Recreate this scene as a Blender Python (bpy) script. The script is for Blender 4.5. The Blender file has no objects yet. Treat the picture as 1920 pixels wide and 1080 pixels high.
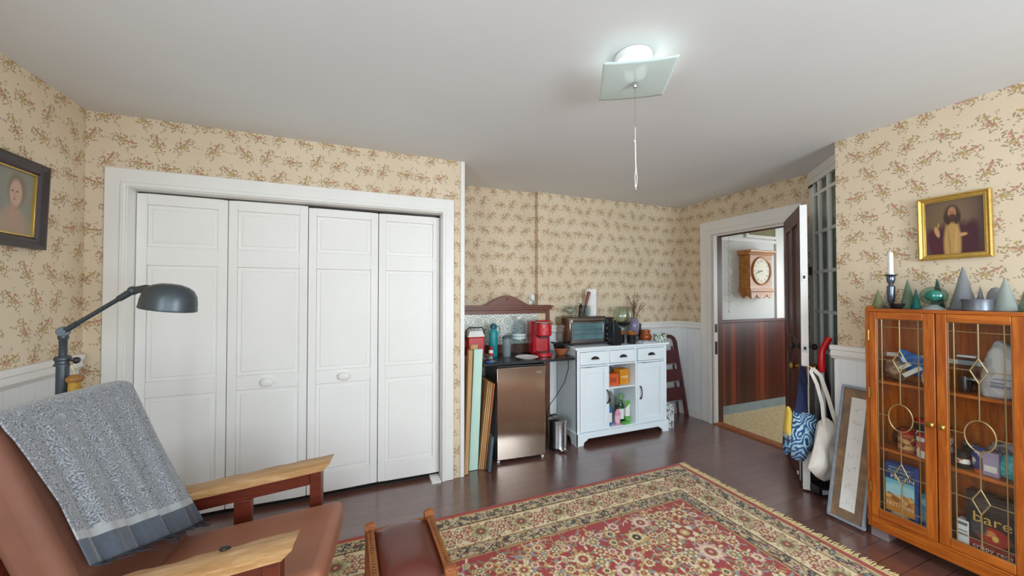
import bpy, bmesh, math, random
import numpy as np
from mathutils import Vector, Matrix
random.seed(7); RN = np.random.default_rng(5)
SC = bpy.context.scene; COL = SC.collection
PI = math.pi; R = math.radians

# ---------------------------------------------------------------- colours and node helpers
def L(c):
    if isinstance(c, str):
        c = c.lstrip('#'); c = tuple(int(c[i:i+2], 16) for i in (0, 2, 4))
    o = [(v/255/12.92 if v/255 <= .04045 else ((v/255+.055)/1.055)**2.4) for v in c[:3]]
    return (o[0], o[1], o[2], 1.0)

class G:
    """small wrapper to write shader nodes as expressions"""
    def __init__(s, name):
        s.m = bpy.data.materials.new(name); s.m.use_nodes = True
        s.t = s.m.node_tree; s.n = s.t.nodes; s.p = s.n['Principled BSDF']
    def link(s, sock, v):
        if isinstance(v, (int, float)): sock.default_value = v
        elif isinstance(v, (tuple, list)):
            sock.default_value = v if len(sock.default_value) == len(v) else v[:len(sock.default_value)]
        else: s.t.links.new(v, sock)
    def f(s, op, a, b=None, c=None):
        n = s.n.new('ShaderNodeMath'); n.operation = op
        for i, v in enumerate((a, b, c)):
            if v is not None: s.link(n.inputs[i], v)
        return n.outputs[0]
    def v(s, op, a, b=None, scale=None):
        n = s.n.new('ShaderNodeVectorMath'); n.operation = op
        s.link(n.inputs[0], a)
        if b is not None: s.link(n.inputs[1], b)
        if scale is not None: s.link(n.inputs['Scale'], scale)
        return n.outputs['Value'] if op in ('DOT_PRODUCT', 'LENGTH', 'DISTANCE') else n.outputs[0]
    def pos(s, obj=False):
        if obj: return s.n.new('ShaderNodeTexCoord').outputs['Object']
        return s.n.new('ShaderNodeNewGeometry').outputs['Position']
    def sep(s, v):
        n = s.n.new('ShaderNodeSeparateXYZ'); s.link(n.inputs[0], v); return n.outputs
    def comb(s, x=0., y=0., z=0.):
        n = s.n.new('ShaderNodeCombineXYZ')
        for i, q in enumerate((x, y, z)): s.link(n.inputs[i], q)
        return n.outputs[0]
    def mix(s, fac, a, b, mode='MIX'):
        n = s.n.new('ShaderNodeMix'); n.data_type = 'RGBA'; n.blend_type = mode
        s.link(n.inputs[0], fac); s.link(n.inputs[6], a); s.link(n.inputs[7], b); return n.outputs[2]
    def noise(s, v, scale, detail=3., rough=.55, dist=0.):
        n = s.n.new('ShaderNodeTexNoise'); s.link(n.inputs['Vector'], v)
        n.inputs['Scale'].default_value = scale; n.inputs['Detail'].default_value = detail
        n.inputs['Roughness'].default_value = rough; n.inputs['Distortion'].default_value = dist
        return n.outputs[0]
    def vor(s, v, scale, rnd=1., out='Distance', dim='3D'):
        n = s.n.new('ShaderNodeTexVoronoi'); s.link(n.inputs['Vector'], v); n.voronoi_dimensions = dim
        n.inputs['Scale'].default_value = scale; n.inputs['Randomness'].default_value = rnd
        return n.outputs[out]
    def white(s, v):
        n = s.n.new('ShaderNodeTexWhiteNoise'); n.noise_dimensions = '3D'; s.link(n.inputs[0], v); return n.outputs
    def ramp(s, f, stops, interp='LINEAR'):
        n = s.n.new('ShaderNodeValToRGB'); s.link(n.inputs[0], f); e = n.color_ramp; e.interpolation = interp
        while len(e.elements) < len(stops): e.elements.new(.5)
        for k, (p, c) in enumerate(stops):
            e.elements[k].position = p; e.elements[k].color = c if len(c) == 4 else L(c)
        return n.outputs[0]
    def step(s, x, lo, hi):
        n = s.n.new('ShaderNodeMapRange'); n.interpolation_type = 'SMOOTHSTEP'; s.link(n.inputs[0], x)
        n.inputs[1].default_value = lo; n.inputs[2].default_value = hi; return n.outputs[0]
    def bump(s, h, strength=.2, dist=.002):
        n = s.n.new('ShaderNodeBump'); s.link(n.inputs['Height'], h)
        n.inputs['Strength'].default_value = strength; n.inputs['Distance'].default_value = dist
        s.t.links.new(n.outputs[0], s.p.inputs['Normal'])
    def out(s, col=None, rough=None, metal=None, **k):
        if col is not None: s.link(s.p.inputs['Base Color'], col)
        if rough is not None: s.link(s.p.inputs['Roughness'], rough)
        if metal is not None: s.link(s.p.inputs['Metallic'], metal)
        for a, b in k.items(): s.link(s.p.inputs[a.replace('_', ' ')], b)
        return s.m

def mat(name, c, rough=.5, metal=0., var=.12, scale=14., bump=0., bscale=60., **k):
    g = G(name); p = g.pos(True)
    c = L(c); d = tuple(v*(1-var) for v in c[:3])+(1.,); e = tuple(min(1, v*(1+var*.6)) for v in c[:3])+(1.,)
    col = g.ramp(g.noise(p, scale), [(.3, d), (.7, e)])
    if bump: g.bump(g.noise(p, bscale), bump)
    return g.out(col, rough, metal, **k)

def wood(name, c1, c2, axis=0, scale=18., rough=.42, stretch=.08, c3=None):
    g = G(name); p = g.pos(True); s = [scale, scale, scale]; s[axis] *= stretch
    q = g.v('MULTIPLY', p, tuple(s)); n = g.noise(q, 1., 5., .6, .6)
    n2 = g.noise(q, 5.5, 3., .6)
    f = g.f('ADD', g.f('MULTIPLY', n, .7), g.f('MULTIPLY', n2, .3))
    st = [(.32, c2), (.62, c1)] if c3 is None else [(.28, c3), (.45, c2), (.62, c1)]
    g.bump(n2, .12, .001)
    return g.out(g.ramp(f, st), rough)

def thin_glass(name, tint='#ffffff', refl=1., rough=0.02):
    g = G(name); n = g.n; n.remove(g.p); o = n['Material Output']
    tr = n.new('ShaderNodeBsdfTransparent'); tr.inputs[0].default_value = L(tint)
    gl = n.new('ShaderNodeBsdfGlossy'); gl.inputs['Roughness'].default_value = rough
    fr = n.new('ShaderNodeLayerWeight'); fr.inputs[0].default_value = .5
    mx = n.new('ShaderNodeMixShader')
    g.t.links.new(g.f('MULTIPLY', g.f('MULTIPLY_ADD', g.f('POWER', fr.outputs['Facing'], 4.), .5, .035), refl), mx.inputs[0])
    g.t.links.new(tr.outputs[0], mx.inputs[1]); g.t.links.new(gl.outputs[0], mx.inputs[2])
    g.t.links.new(mx.outputs[0], o.inputs[0]); return g.m

def vcol(name, rough=.8, bump=0., bscale=400., sheen=0.):
    g = G(name); n = g.n.new('ShaderNodeVertexColor'); n.layer_name = 'Col'
    col = n.outputs[0]
    if bump:
        h = g.noise(g.pos(True), bscale, 2.); g.bump(h, bump)
        col = g.mix(.35, col, g.mix(1., col, g.ramp(h, [(.3, (.45, .45, .45, 1)), (.7, (1.25, 1.25, 1.25, 1))]), 'MULTIPLY'))
    return g.out(col, rough, 0., Sheen_Weight=sheen)

# ---------------------------------------------------------------- mesh builder
class MB:
    def __init__(s): s.v = []; s.f = []; s.i = []; s.mi = 0; s.M = None
    def add(s, vs, fs):
        b = len(s.v)
        for p in vs:
            p = Vector(p)
            if s.M is not None: p = s.M @ p
            s.v.append(tuple(p))
        for f in fs: s.f.append([b+k for k in f]); s.i.append(s.mi)
        return s
    def box(s, x0, x1, y0, y1, z0, z1):
        return s.add([(x, y, z) for z in (z0, z1) for y in (y0, y1) for x in (x0, x1)],
                     [(0, 2, 3, 1), (4, 5, 7, 6), (0, 1, 5, 4), (2, 6, 7, 3), (0, 4, 6, 2), (1, 3, 7, 5)])
    def prism(s, pts, axis, lo, hi):
        """outline extruded along axis; pts are in the other two axes, in order"""
        a = [k for k in range(3) if k != axis]; n = len(pts); vs = []
        for h in (lo, hi):
            for p in pts:
                q = [0, 0, 0]; q[a[0]], q[a[1]] = p; q[axis] = h; vs.append(q)
        ar = sum(pts[k][0]*pts[(k+1) % n][1]-pts[(k+1) % n][0]*pts[k][1] for k in range(n))
        up = (ar > 0) != (axis == 1)
        F = [list(range(n))[::-1], [n+k for k in range(n)]]+[(k, (k+1) % n, n+(k+1) % n, n+k) for k in range(n)]
        if not up: F = [list(reversed(f)) for f in F]
        return s.add(vs, F)
    def lathe(s, prof, c=(0, 0, 0), n=24, sx=1., sy=1., caps=True):
        vs = []; fs = []; m = len(prof)
        for r, z in prof:
            for k in range(n):
                a = 2*PI*k/n; vs.append((c[0]+r*sx*math.cos(a), c[1]+r*sy*math.sin(a), c[2]+z))
        for j in range(m-1):
            for k in range(n): fs.append((j*n+k, j*n+(k+1) % n, (j+1)*n+(k+1) % n, (j+1)*n+k))
        if caps:
            if prof[0][0] > 1e-5: fs.append(list(range(n))[::-1])
            if prof[-1][0] > 1e-5: fs.append([(m-1)*n+k for k in range(n)])
        return s.add(vs, fs)
    def tube(s, pts, r, n=8, caps=True):
        pts = [Vector(p) for p in pts]; m = len(pts); vs = []; fs = []
        rr = r if isinstance(r, (list, tuple)) else [r]*m
        up = Vector((0, 0, 1)); prev = None
        for j, p in enumerate(pts):
            t = (pts[min(j+1, m-1)]-pts[max(j-1, 0)]).normalized()
            if prev is None:
                a = t.cross(up)
                if a.length < .05: a = t.cross(Vector((1, 0, 0)))
            else: a = prev-t*prev.dot(t)
            a.normalize(); prev = a; b = t.cross(a)
            for k in range(n):
                q = 2*PI*k/n; vs.append(p+(a*math.cos(q)+b*math.sin(q))*rr[j])
        for j in range(m-1):
            for k in range(n): fs.append((j*n+k, (j+1)*n+k, (j+1)*n+(k+1) % n, j*n+(k+1) % n))
        if caps: fs.append(list(range(n))); fs.append([(m-1)*n+k for k in range(n)][::-1])
        return s.add(vs, [list(reversed(f)) for f in fs])
    def ball(s, c, rx, ry=None, rz=None, n=16, m=10):
        ry = ry or rx; rz = rz or rx; prof = []
        for j in range(m+1):
            a = -PI/2+PI*j/m; prof.append((math.cos(a), math.sin(a)))
        vs = []; fs = []
        for cr, sz in prof:
            for k in range(n):
                q = 2*PI*k/n; vs.append((c[0]+rx*cr*math.cos(q), c[1]+ry*cr*math.sin(q), c[2]+rz*sz))
        for j in range(m):
            for k in range(n): fs.append((j*n+k, j*n+(k+1) % n, (j+1)*n+(k+1) % n, (j+1)*n+k))
        return s.add(vs, fs)
    def grid(s, fn, nu, nv, closed=False):
        vs = [fn(i/nu, j/nv) for j in range(nv+1) for i in range(nu+1)]
        return s.add(vs, [(j*(nu+1)+i, j*(nu+1)+i+1, (j+1)*(nu+1)+i+1, (j+1)*(nu+1)+i) for j in range(nv) for i in range(nu)])
    def build(s, name, m, parent=None, bevel=0., sub=0, solid=0., smooth=True, ang=35, weld=True, seg=2):
        me = bpy.data.meshes.new(name); me.from_pydata(s.v, [], s.f)
        for q in (m if isinstance(m, (list, tuple)) else [m]): me.materials.append(q)
        if s.mi or any(s.i): me.polygons.foreach_set('material_index', s.i)
        if weld:
            bm = bmesh.new(); bm.from_mesh(me); bmesh.ops.remove_doubles(bm, verts=bm.verts, dist=1e-6)
            bm.to_mesh(me); bm.free()
        me.validate(); me.update()
        if smooth:
            me.polygons.foreach_set('use_smooth', [True]*len(me.polygons)); me.set_sharp_from_angle(angle=R(ang))
        o = bpy.data.objects.new(name, me); COL.objects.link(o)
        if parent is not None: o.parent = parent
        if solid: q = o.modifiers.new('t', 'SOLIDIFY'); q.thickness = solid; q.offset = 0
        if bevel:
            q = o.modifiers.new('b', 'BEVEL'); q.width = bevel; q.segments = seg; q.limit_method = 'ANGLE'; q.angle_limit = R(40)
            q.harden_normals = False
        if sub: q = o.modifiers.new('s', 'SUBSURF'); q.levels = sub; q.render_levels = sub
        return o

def tag(o, label, cat, group=None):
    o['label'] = label; o['category'] = cat
    if group: o['group'] = group
    return o
def thing(name, label, cat, loc=(0, 0, 0), rz=0., group=None):
    o = bpy.data.objects.new(name, None); COL.objects.link(o); o.empty_display_size = .1
    o.location = loc; o.rotation_euler = (0, 0, rz); return tag(o, label, cat, group)
def struct(o, label=None):
    o['kind'] = 'structure'
    if label: o['label'] = label
    return o
def rbox(name, m, b, parent=None, bevel=.003, **k): return MB().box(*b).build(name, m, parent, bevel, **k)

def text(s, size, m, parent, M, name='lettering', ext=.0006, align='CENTER', sx=1.):
    cu = bpy.data.curves.new('t', 'FONT'); cu.body = s; cu.size = size; cu.extrude = ext
    cu.align_x = align; cu.align_y = 'CENTER'; cu.resolution_u = 3
    o = bpy.data.objects.new('t', cu); COL.objects.link(o)
    me = bpy.data.meshes.new_from_object(o.evaluated_get(bpy.context.evaluated_depsgraph_get()))
    bpy.data.objects.remove(o)
    me.transform(M @ Matrix.Diagonal((sx, 1, 1, 1))); me.materials.clear(); me.materials.append(m); me.name = name
    r = bpy.data.objects.new(name, me); COL.objects.link(r); r.parent = parent; return r
def face_m(loc, right, up):
    """matrix putting text's x along right and y along up"""
    r = Vector(right).normalized(); u = Vector(up).normalized(); n = r.cross(u)
    return Matrix(((r.x, u.x, n.x, loc[0]), (r.y, u.y, n.y, loc[1]), (r.z, u.z, n.z, loc[2]), (0, 0, 0, 1)))

# ---------------------------------------------------------------- painted flat work (rug pile, pictures, labels) as coloured mesh grids
class Paint:
    def __init__(s, w, h, step, base, ys=None):
        s.xs = np.linspace(0, w, int(round(w/step))+1); s.ys = np.linspace(0, h, int(round(h/step))+1) if ys is None else np.array(ys)
        s.c = np.empty((len(s.ys), len(s.xs), 3), np.float32); s.c[:] = L(base)[:3]
    def win(s, x0, x1, y0, y1):
        i0, i1 = np.searchsorted(s.xs, (x0, x1)); j0, j1 = np.searchsorted(s.ys, (y0, y1))
        return slice(max(j0-1, 0), j1+1), slice(max(i0-1, 0), i1+1)
    def put(s, sl, a, col):
        c = np.array(L(col)[:3], np.float32); a = np.clip(a, 0, 1)[..., None]; s.c[sl] = s.c[sl]*(1-a)+c*a
    def ell(s, cx, cy, a, b, ang, col, soft=.15, al=1., ring=None, wob=0., nw=5, ph=0.):
        r = max(a, b)*(1+wob)+.01; sl = s.win(cx-r, cx+r, cy-r, cy+r)
        X, Y = np.meshgrid(s.xs[sl[1]]-cx, s.ys[sl[0]]-cy)
        if X.size == 0: return
        ca, sa = math.cos(ang), math.sin(ang); u = (X*ca+Y*sa)/a; v = (-X*sa+Y*ca)/b; d = np.sqrt(u*u+v*v)
        if wob: d = d/(1+wob*np.cos(nw*np.arctan2(v, u)+ph))
        m = (1-d)/soft+.5
        if ring: m = np.minimum(m, (d-ring)/soft+.5)
        s.put(sl, np.clip(m, 0, 1)*al, col)
    def rect(s, x0, x1, y0, y1, col, al=1.):
        sl = s.win(x0, x1, y0, y1); X, Y = np.meshgrid(s.xs[sl[1]], s.ys[sl[0]])
        s.put(sl, ((X >= x0) & (X <= x1) & (Y >= y0) & (Y <= y1))*al, col)
    def line(s, pts, w, col, al=1.):
        for (x0, y0), (x1, y1) in zip(pts, pts[1:]):
            sl = s.win(min(x0, x1)-w*2, max(x0, x1)+w*2, min(y0, y1)-w*2, max(y0, y1)+w*2)
            X, Y = np.meshgrid(s.xs[sl[1]], s.ys[sl[0]])
            if X.size == 0: continue
            dx, dy = x1-x0, y1-y0; q = max(dx*dx+dy*dy, 1e-12)
            t = np.clip(((X-x0)*dx+(Y-y0)*dy)/q, 0, 1); d = np.hypot(X-x0-t*dx, Y-y0-t*dy)
            s.put(sl, np.clip((w-d)/(w*.5)+.3, 0, 1)*al, col)
    def build(s, name, m, o, u, v, parent=None, edge=None):
        o, u, v = map(np.array, (o, u, v)); X, Y = np.meshgrid(s.xs, s.ys)
        P = o+X[..., None]*u+Y[..., None]*v
        if edge is not None:
            e = np.array(edge); P[0, :] += e; P[-1, :] += e; P[1:-1, 0] += e; P[1:-1, -1] += e
        nv, nu = X.shape; idx = np.arange(nv*nu).reshape(nv, nu)
        q = np.stack([idx[:-1, :-1], idx[:-1, 1:], idx[1:, 1:], idx[1:, :-1]], -1).reshape(-1, 4)
        me = bpy.data.meshes.new(name); me.vertices.add(nv*nu); me.vertices.foreach_set('co', P.reshape(-1).astype(np.float32))
        me.loops.add(q.size); me.loops.foreach_set('vertex_index', q.reshape(-1).astype(np.int32))
        me.polygons.add(len(q)); me.polygons.foreach_set('loop_start', np.arange(0, q.size, 4, dtype=np.int32))
        me.update(calc_edges=True); me.validate()
        a = me.color_attributes.new('Col', 'FLOAT_COLOR', 'POINT')
        rgba = np.ones((nv*nu, 4), np.float32); rgba[:, :3] = s.c.reshape(-1, 3); a.data.foreach_set('color', rgba.reshape(-1))
        me.materials.append(m); me.polygons.foreach_set('use_smooth', [True]*len(me.polygons))
        ob = bpy.data.objects.new(name, me); COL.objects.link(ob)
        if parent is not None: ob.parent = parent
        return ob
# ---------------------------------------------------------------- surface materials
def wallpaper():
    g = G('wallpaper'); p = g.sep(g.pos()); u = g.f('ADD', p[0], p[1]); z = p[2]
    cw, ch = .142, .132
    sy = g.f('DIVIDE', z, ch); row = g.f('FLOOR', sy)
    sx = g.f('ADD', g.f('DIVIDE', u, cw), g.f('MULTIPLY', g.f('MODULO', row, 2.), .5)); cx = g.f('FLOOR', sx)
    w = g.white(g.comb(cx, row, 3.)); rc = g.sep(w[1])
    lx = g.f('MULTIPLY', g.f('SUBTRACT', g.f('FRACT', sx), .5), cw); ly = g.f('MULTIPLY', g.f('SUBTRACT', g.f('FRACT', sy), .5), ch)
    lx = g.f('ADD', lx, g.f('MULTIPLY', g.f('SUBTRACT', rc[1], .5), .04)); ly = g.f('ADD', ly, g.f('MULTIPLY', g.f('SUBTRACT', rc[2], .5), .03))
    a = g.f('MULTIPLY', g.f('SUBTRACT', rc[0], .5), 1.8)
    mir = g.f('SUBTRACT', g.f('MULTIPLY', g.f('GREATER_THAN', rc[1], .5), 2.), 1.)
    ca, sa = g.f('COSINE', a), g.f('SINE', a)
    qx = g.f('MULTIPLY', g.f('SUBTRACT', g.f('MULTIPLY', lx, ca), g.f('MULTIPLY', ly, sa)), mir)
    qy = g.f('ADD', g.f('MULTIPLY', lx, sa), g.f('MULTIPLY', ly, ca))
    q = g.comb(qx, qy, 0.)
    nz = g.n.new('ShaderNodeTexNoise'); g.link(nz.inputs['Vector'], g.pos()); nz.inputs['Scale'].default_value = 120.; nz.inputs['Detail'].default_value = 1.
    q = g.v('ADD', q, g.v('SCALE', g.v('SUBTRACT', nz.outputs['Color'], (.5, .5, .5)), scale=.011))
    base = g.ramp(g.noise(g.pos(), 2.2, 2.), [(.3, '#d6c3a6'), (.7, '#dccab0')])
    col = base
    OL, BR, RO, GO, GR = '#867c58', '#8f7557', '#bb7a66', '#bd9a58', '#a59378'
    # x, y, long, short, angle, colour  (millimetres) of the sprig's leaves, buds and blooms
    E = [(-41, -24, 9, 3.6, 142, GR), (11, -17, 9, 3.2, 165, OL), (-32, -39, 9, 3.2, 53, OL), (18, -8, 7, 2.8, 50, BR), (-59, -16, 9, 3.2, 71, GR), (43, -5, 8, 2.8, 50, OL), (-9, 11, 9, 2.8, 50, BR), (-10, -6, 7, 3.6, -3, OL), (-49, 1, 7, 3.2, -9, BR), (56, 20, 8, 3.6, 144, GR), (22, 13, 8, 3.2, -65, BR), (6, 6, 8, 3.2, -35, OL), (-1, -30, 9, 3.2, -36, BR), (-21, -27, 7, 2.8, -46, BR), (-32, -7, 9, 3.2, 31, OL), (3, -5, 9, 3.2, -28, BR), (-22, 23, 9, 3.6, -54, OL), (-6, -17, 9, 2.8, 70, OL), (-45, -12, 7, 3.6, -64, GR), (42, -21, 9, 3.2, 38, BR), (19, 28, 9, 3.2, -15, OL), (-20, -14, 7, 3.6, 8, OL), (48, 5, 9, 3.2, -63, BR), (58, 9, 9, 3.6, 118, OL), (10, -34, 9, 2.8, -61, OL), (-35, 13, 9, 3.2, 104, BR), (-21, 3, 9, 3.2, 14, OL), (31, 0, 7, 3.2, 100, OL), (44, 29, 9, 3.6, 58, OL), (-10, 24, 8, 3.6, -47, OL), (-35, -33, 6.5, 2.6, 175, GR), (-46, -44, 6.5, 2.6, 255, GR), (-48, -42, 6.5, 2.6, 175, GR), (-59, -53, 6.5, 2.6, 255, GR), (50, -30, 6.5, 2.6, -75, GR), (52, -28, 6.5, 2.6, 5, GR), (63, -39, 6.5, 2.6, -75, GR), (65, -37, 6.5, 2.6, 5, GR), (3, 43, 6.5, 2.6, 40, GR), (12, 53, 6.5, 2.6, 120, GR), (6, 59, 6.5, 2.6, 40, GR), (-56, 30, 6.5, 2.6, 100, GR), (-57, 29, 6.5, 2.6, 180, GR), (-68, 40, 6.5, 2.6, 100, GR), (-18, -4, 10, 7, 20, GO), (-4, -14, 8, 6, -20, GO), (4, 2, 9, 6, 40, GO), (34, 20, 10, 8, 40, RO), (33, 21, 4, 3, 20, BR), (-8, 24, 8, 7, 10, RO), (18, 8, 7, 6, 0, RO), (-34, -6, 7, 5, 0, RO), (-18, -4, 4, 2.5, 60, BR), (4, 2, 3, 2.5, 0, BR), (-4, 4, 18, 1.6, 30, OL), (14, 12, 20, 1.6, 40, BR)]
    for k, (x, y, la, lb, an, c) in enumerate(E):
        la, lb = la, lb
        d = g.v('SUBTRACT', q, (x/1000, y/1000, 0.)); ar = R(an)
        e1 = g.v('DOT_PRODUCT', d, (math.cos(ar)/la*1000, math.sin(ar)/la*1000, 0.)); e2 = g.v('DOT_PRODUCT', d, (-math.sin(ar)/lb*1000, math.cos(ar)/lb*1000, 0.))
        m = g.f('LESS_THAN', g.f('MULTIPLY_ADD', e1, e1, g.f('MULTIPLY', e2, e2)), 1.)
        cc = L(c)
        if c in (GO, RO):
            other = L(RO if c == GO else GO)
            cc = g.mix(g.f('GREATER_THAN', rc[2], .55), cc, other)
        col = g.mix(g.f('MULTIPLY', m, .82), col, cc)
    dark = g.f('GREATER_THAN', g.noise(g.pos(), 260., 2.), .56)
    col = g.mix(g.f('MULTIPLY', dark, .28), col, g.mix(.5, col, base))
    g.bump(g.noise(g.pos(), 300.), .05)
    return g.out(col, .75)

def floor_planks():
    g = G('painted_planks'); P = g.pos(); p = g.sep(P); w = .092
    s = g.f('DIVIDE', p[1], w); row = g.f('FLOOR', s); fr = g.f('FRACT', s)
    r = g.white(g.comb(row, 1., 0.)); off = g.sep(r[1])
    sx = g.f('DIVIDE', g.f('ADD', p[0], g.f('MULTIPLY', off[0], 7.)), 2.6); cx = g.f('FLOOR', sx); fx = g.f('FRACT', sx)
    tone = g.white(g.comb(row, cx, 5.))[0]
    grain = g.noise(g.v('MULTIPLY', P, (3., 60., 1.)), 1., 4., .6)
    c = g.ramp(tone, [(0., '#5a3a33'), (.5, '#634037'), (1., '#6b463c')])
    c = g.mix(g.f('MULTIPLY', grain, .35), c, L('#7d574c'))
    sc = g.step(g.noise(g.v('MULTIPLY', P, (4., 12., 1.)), 1.4, 5., .65), .70, .76)
    gap = g.f('MAXIMUM', g.f('LESS_THAN', fr, .035), g.f('LESS_THAN', fx, .0012))
    c = g.mix(gap, c, L('#2a1612'))
    h = g.f('SUBTRACT', g.f('MULTIPLY', grain, .25), g.f('MULTIPLY', gap, 1.)); g.bump(h, .35, .002)
    return g.out(c, g.f('ADD', .2, g.f('MULTIPLY', g.noise(P, 6.), .2)), Coat_Weight=.9, Coat_Roughness=.22, Coat_IOR=1.85)

def beadboard():
    g = G('white_beadboard'); p = g.sep(g.pos()); u = g.f('FRACT', g.f('DIVIDE', g.f('ADD', p[0], p[1]), .085))
    gr = g.f('LESS_THAN', g.f('ABSOLUTE', g.f('SUBTRACT', u, .5)), .025)
    g.bump(g.f('SUBTRACT', 1., gr), .5, .003)
    c = g.ramp(g.noise(g.pos(), 3.), [(.3, '#e2e6e7'), (.7, '#e9eced')])
    return g.out(g.mix(g.f('MULTIPLY', gr, .3), c, L('#c8c4bb')), .45)

def red_boards():
    g = G('red_wood_boards'); P = g.pos(); p = g.sep(P); s = g.f('DIVIDE', p[0], .085)
    t = g.white(g.comb(g.f('FLOOR', s), 2., 0.))[0]; n = g.noise(g.v('MULTIPLY', P, (40., 40., 2.5)), 1., 4., .6, .5)
    c = g.ramp(t, [(0., '#35100a'), (.45, '#5a1b0d'), (.75, '#7d2c12'), (1., '#8c3a18')])
    c = g.mix(g.f('MULTIPLY', n, .5), c, L('#2b0c08'))
    gap = g.f('LESS_THAN', g.f('FRACT', s), .05)
    return g.out(g.mix(gap, c, L('#1c0806')), .4)

def linoleum():
    g = G('cream_linoleum'); p = g.sep(g.pos())
    a = g.f('LESS_THAN', g.f('FRACT', g.f('DIVIDE', p[0], .3)), .02); b = g.f('LESS_THAN', g.f('FRACT', g.f('DIVIDE', p[1], .3)), .02)
    c = g.ramp(g.noise(g.pos(), 26., 5., .7), [(.35, '#b79c6c'), (.5, '#cdb88a'), (.68, '#d9c9a2')])
    return g.out(g.mix(g.f('MULTIPLY', g.f('MAXIMUM', a, b), .45), c, L('#9d8560')), .4)

def wall_tiles():
    g = G('patterned_tiles'); p = g.sep(g.pos()); s = .148
    x = g.f('SUBTRACT', g.f('FRACT', g.f('DIVIDE', g.f('SUBTRACT', p[0], .955), s)), .5); z = g.f('SUBTRACT', g.f('FRACT', g.f('DIVIDE', g.f('SUBTRACT', p[2], .932), s)), .5)
    ax, az = g.f('ABSOLUTE', x), g.f('ABSOLUTE', z); d = g.f('SQRT', g.f('MULTIPLY_ADD', x, x, g.f('MULTIPLY', z, z)))
    def band(v, c, w): return g.f('LESS_THAN', g.f('ABSOLUTE', g.f('SUBTRACT', v, c)), w)
    dia = g.f('ADD', ax, az); ang = g.f('ARCTAN2', z, x)
    pet = g.f('LESS_THAN', d, g.f('ADD', .11, g.f('MULTIPLY', g.f('COSINE', g.f('MULTIPLY', ang, 8.)), .05)))
    cor = g.f('SQRT', g.f('ADD', g.f('POWER', g.f('SUBTRACT', .5, ax), 2.), g.f('POWER', g.f('SUBTRACT', .5, az), 2.)))
    m = g.f('MAXIMUM', g.f('MAXIMUM', band(dia, .5, .03), band(d, .22, .035)), g.f('MAXIMUM', band(cor, .24, .03), g.f('LESS_THAN', cor, .1)))
    c = g.mix(m, L('#dfe1da'), L('#9aa79c')); c = g.mix(pet, c, L('#6f8f88')); c = g.mix(g.f('LESS_THAN', d, .05), c, L('#dfe1da'))
    gr = g.f('MAXIMUM', g.f('GREATER_THAN', ax, .488), g.f('GREATER_THAN', az, .488))
    return g.out(g.mix(gr, c, L('#b9b5aa')), .22)

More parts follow.
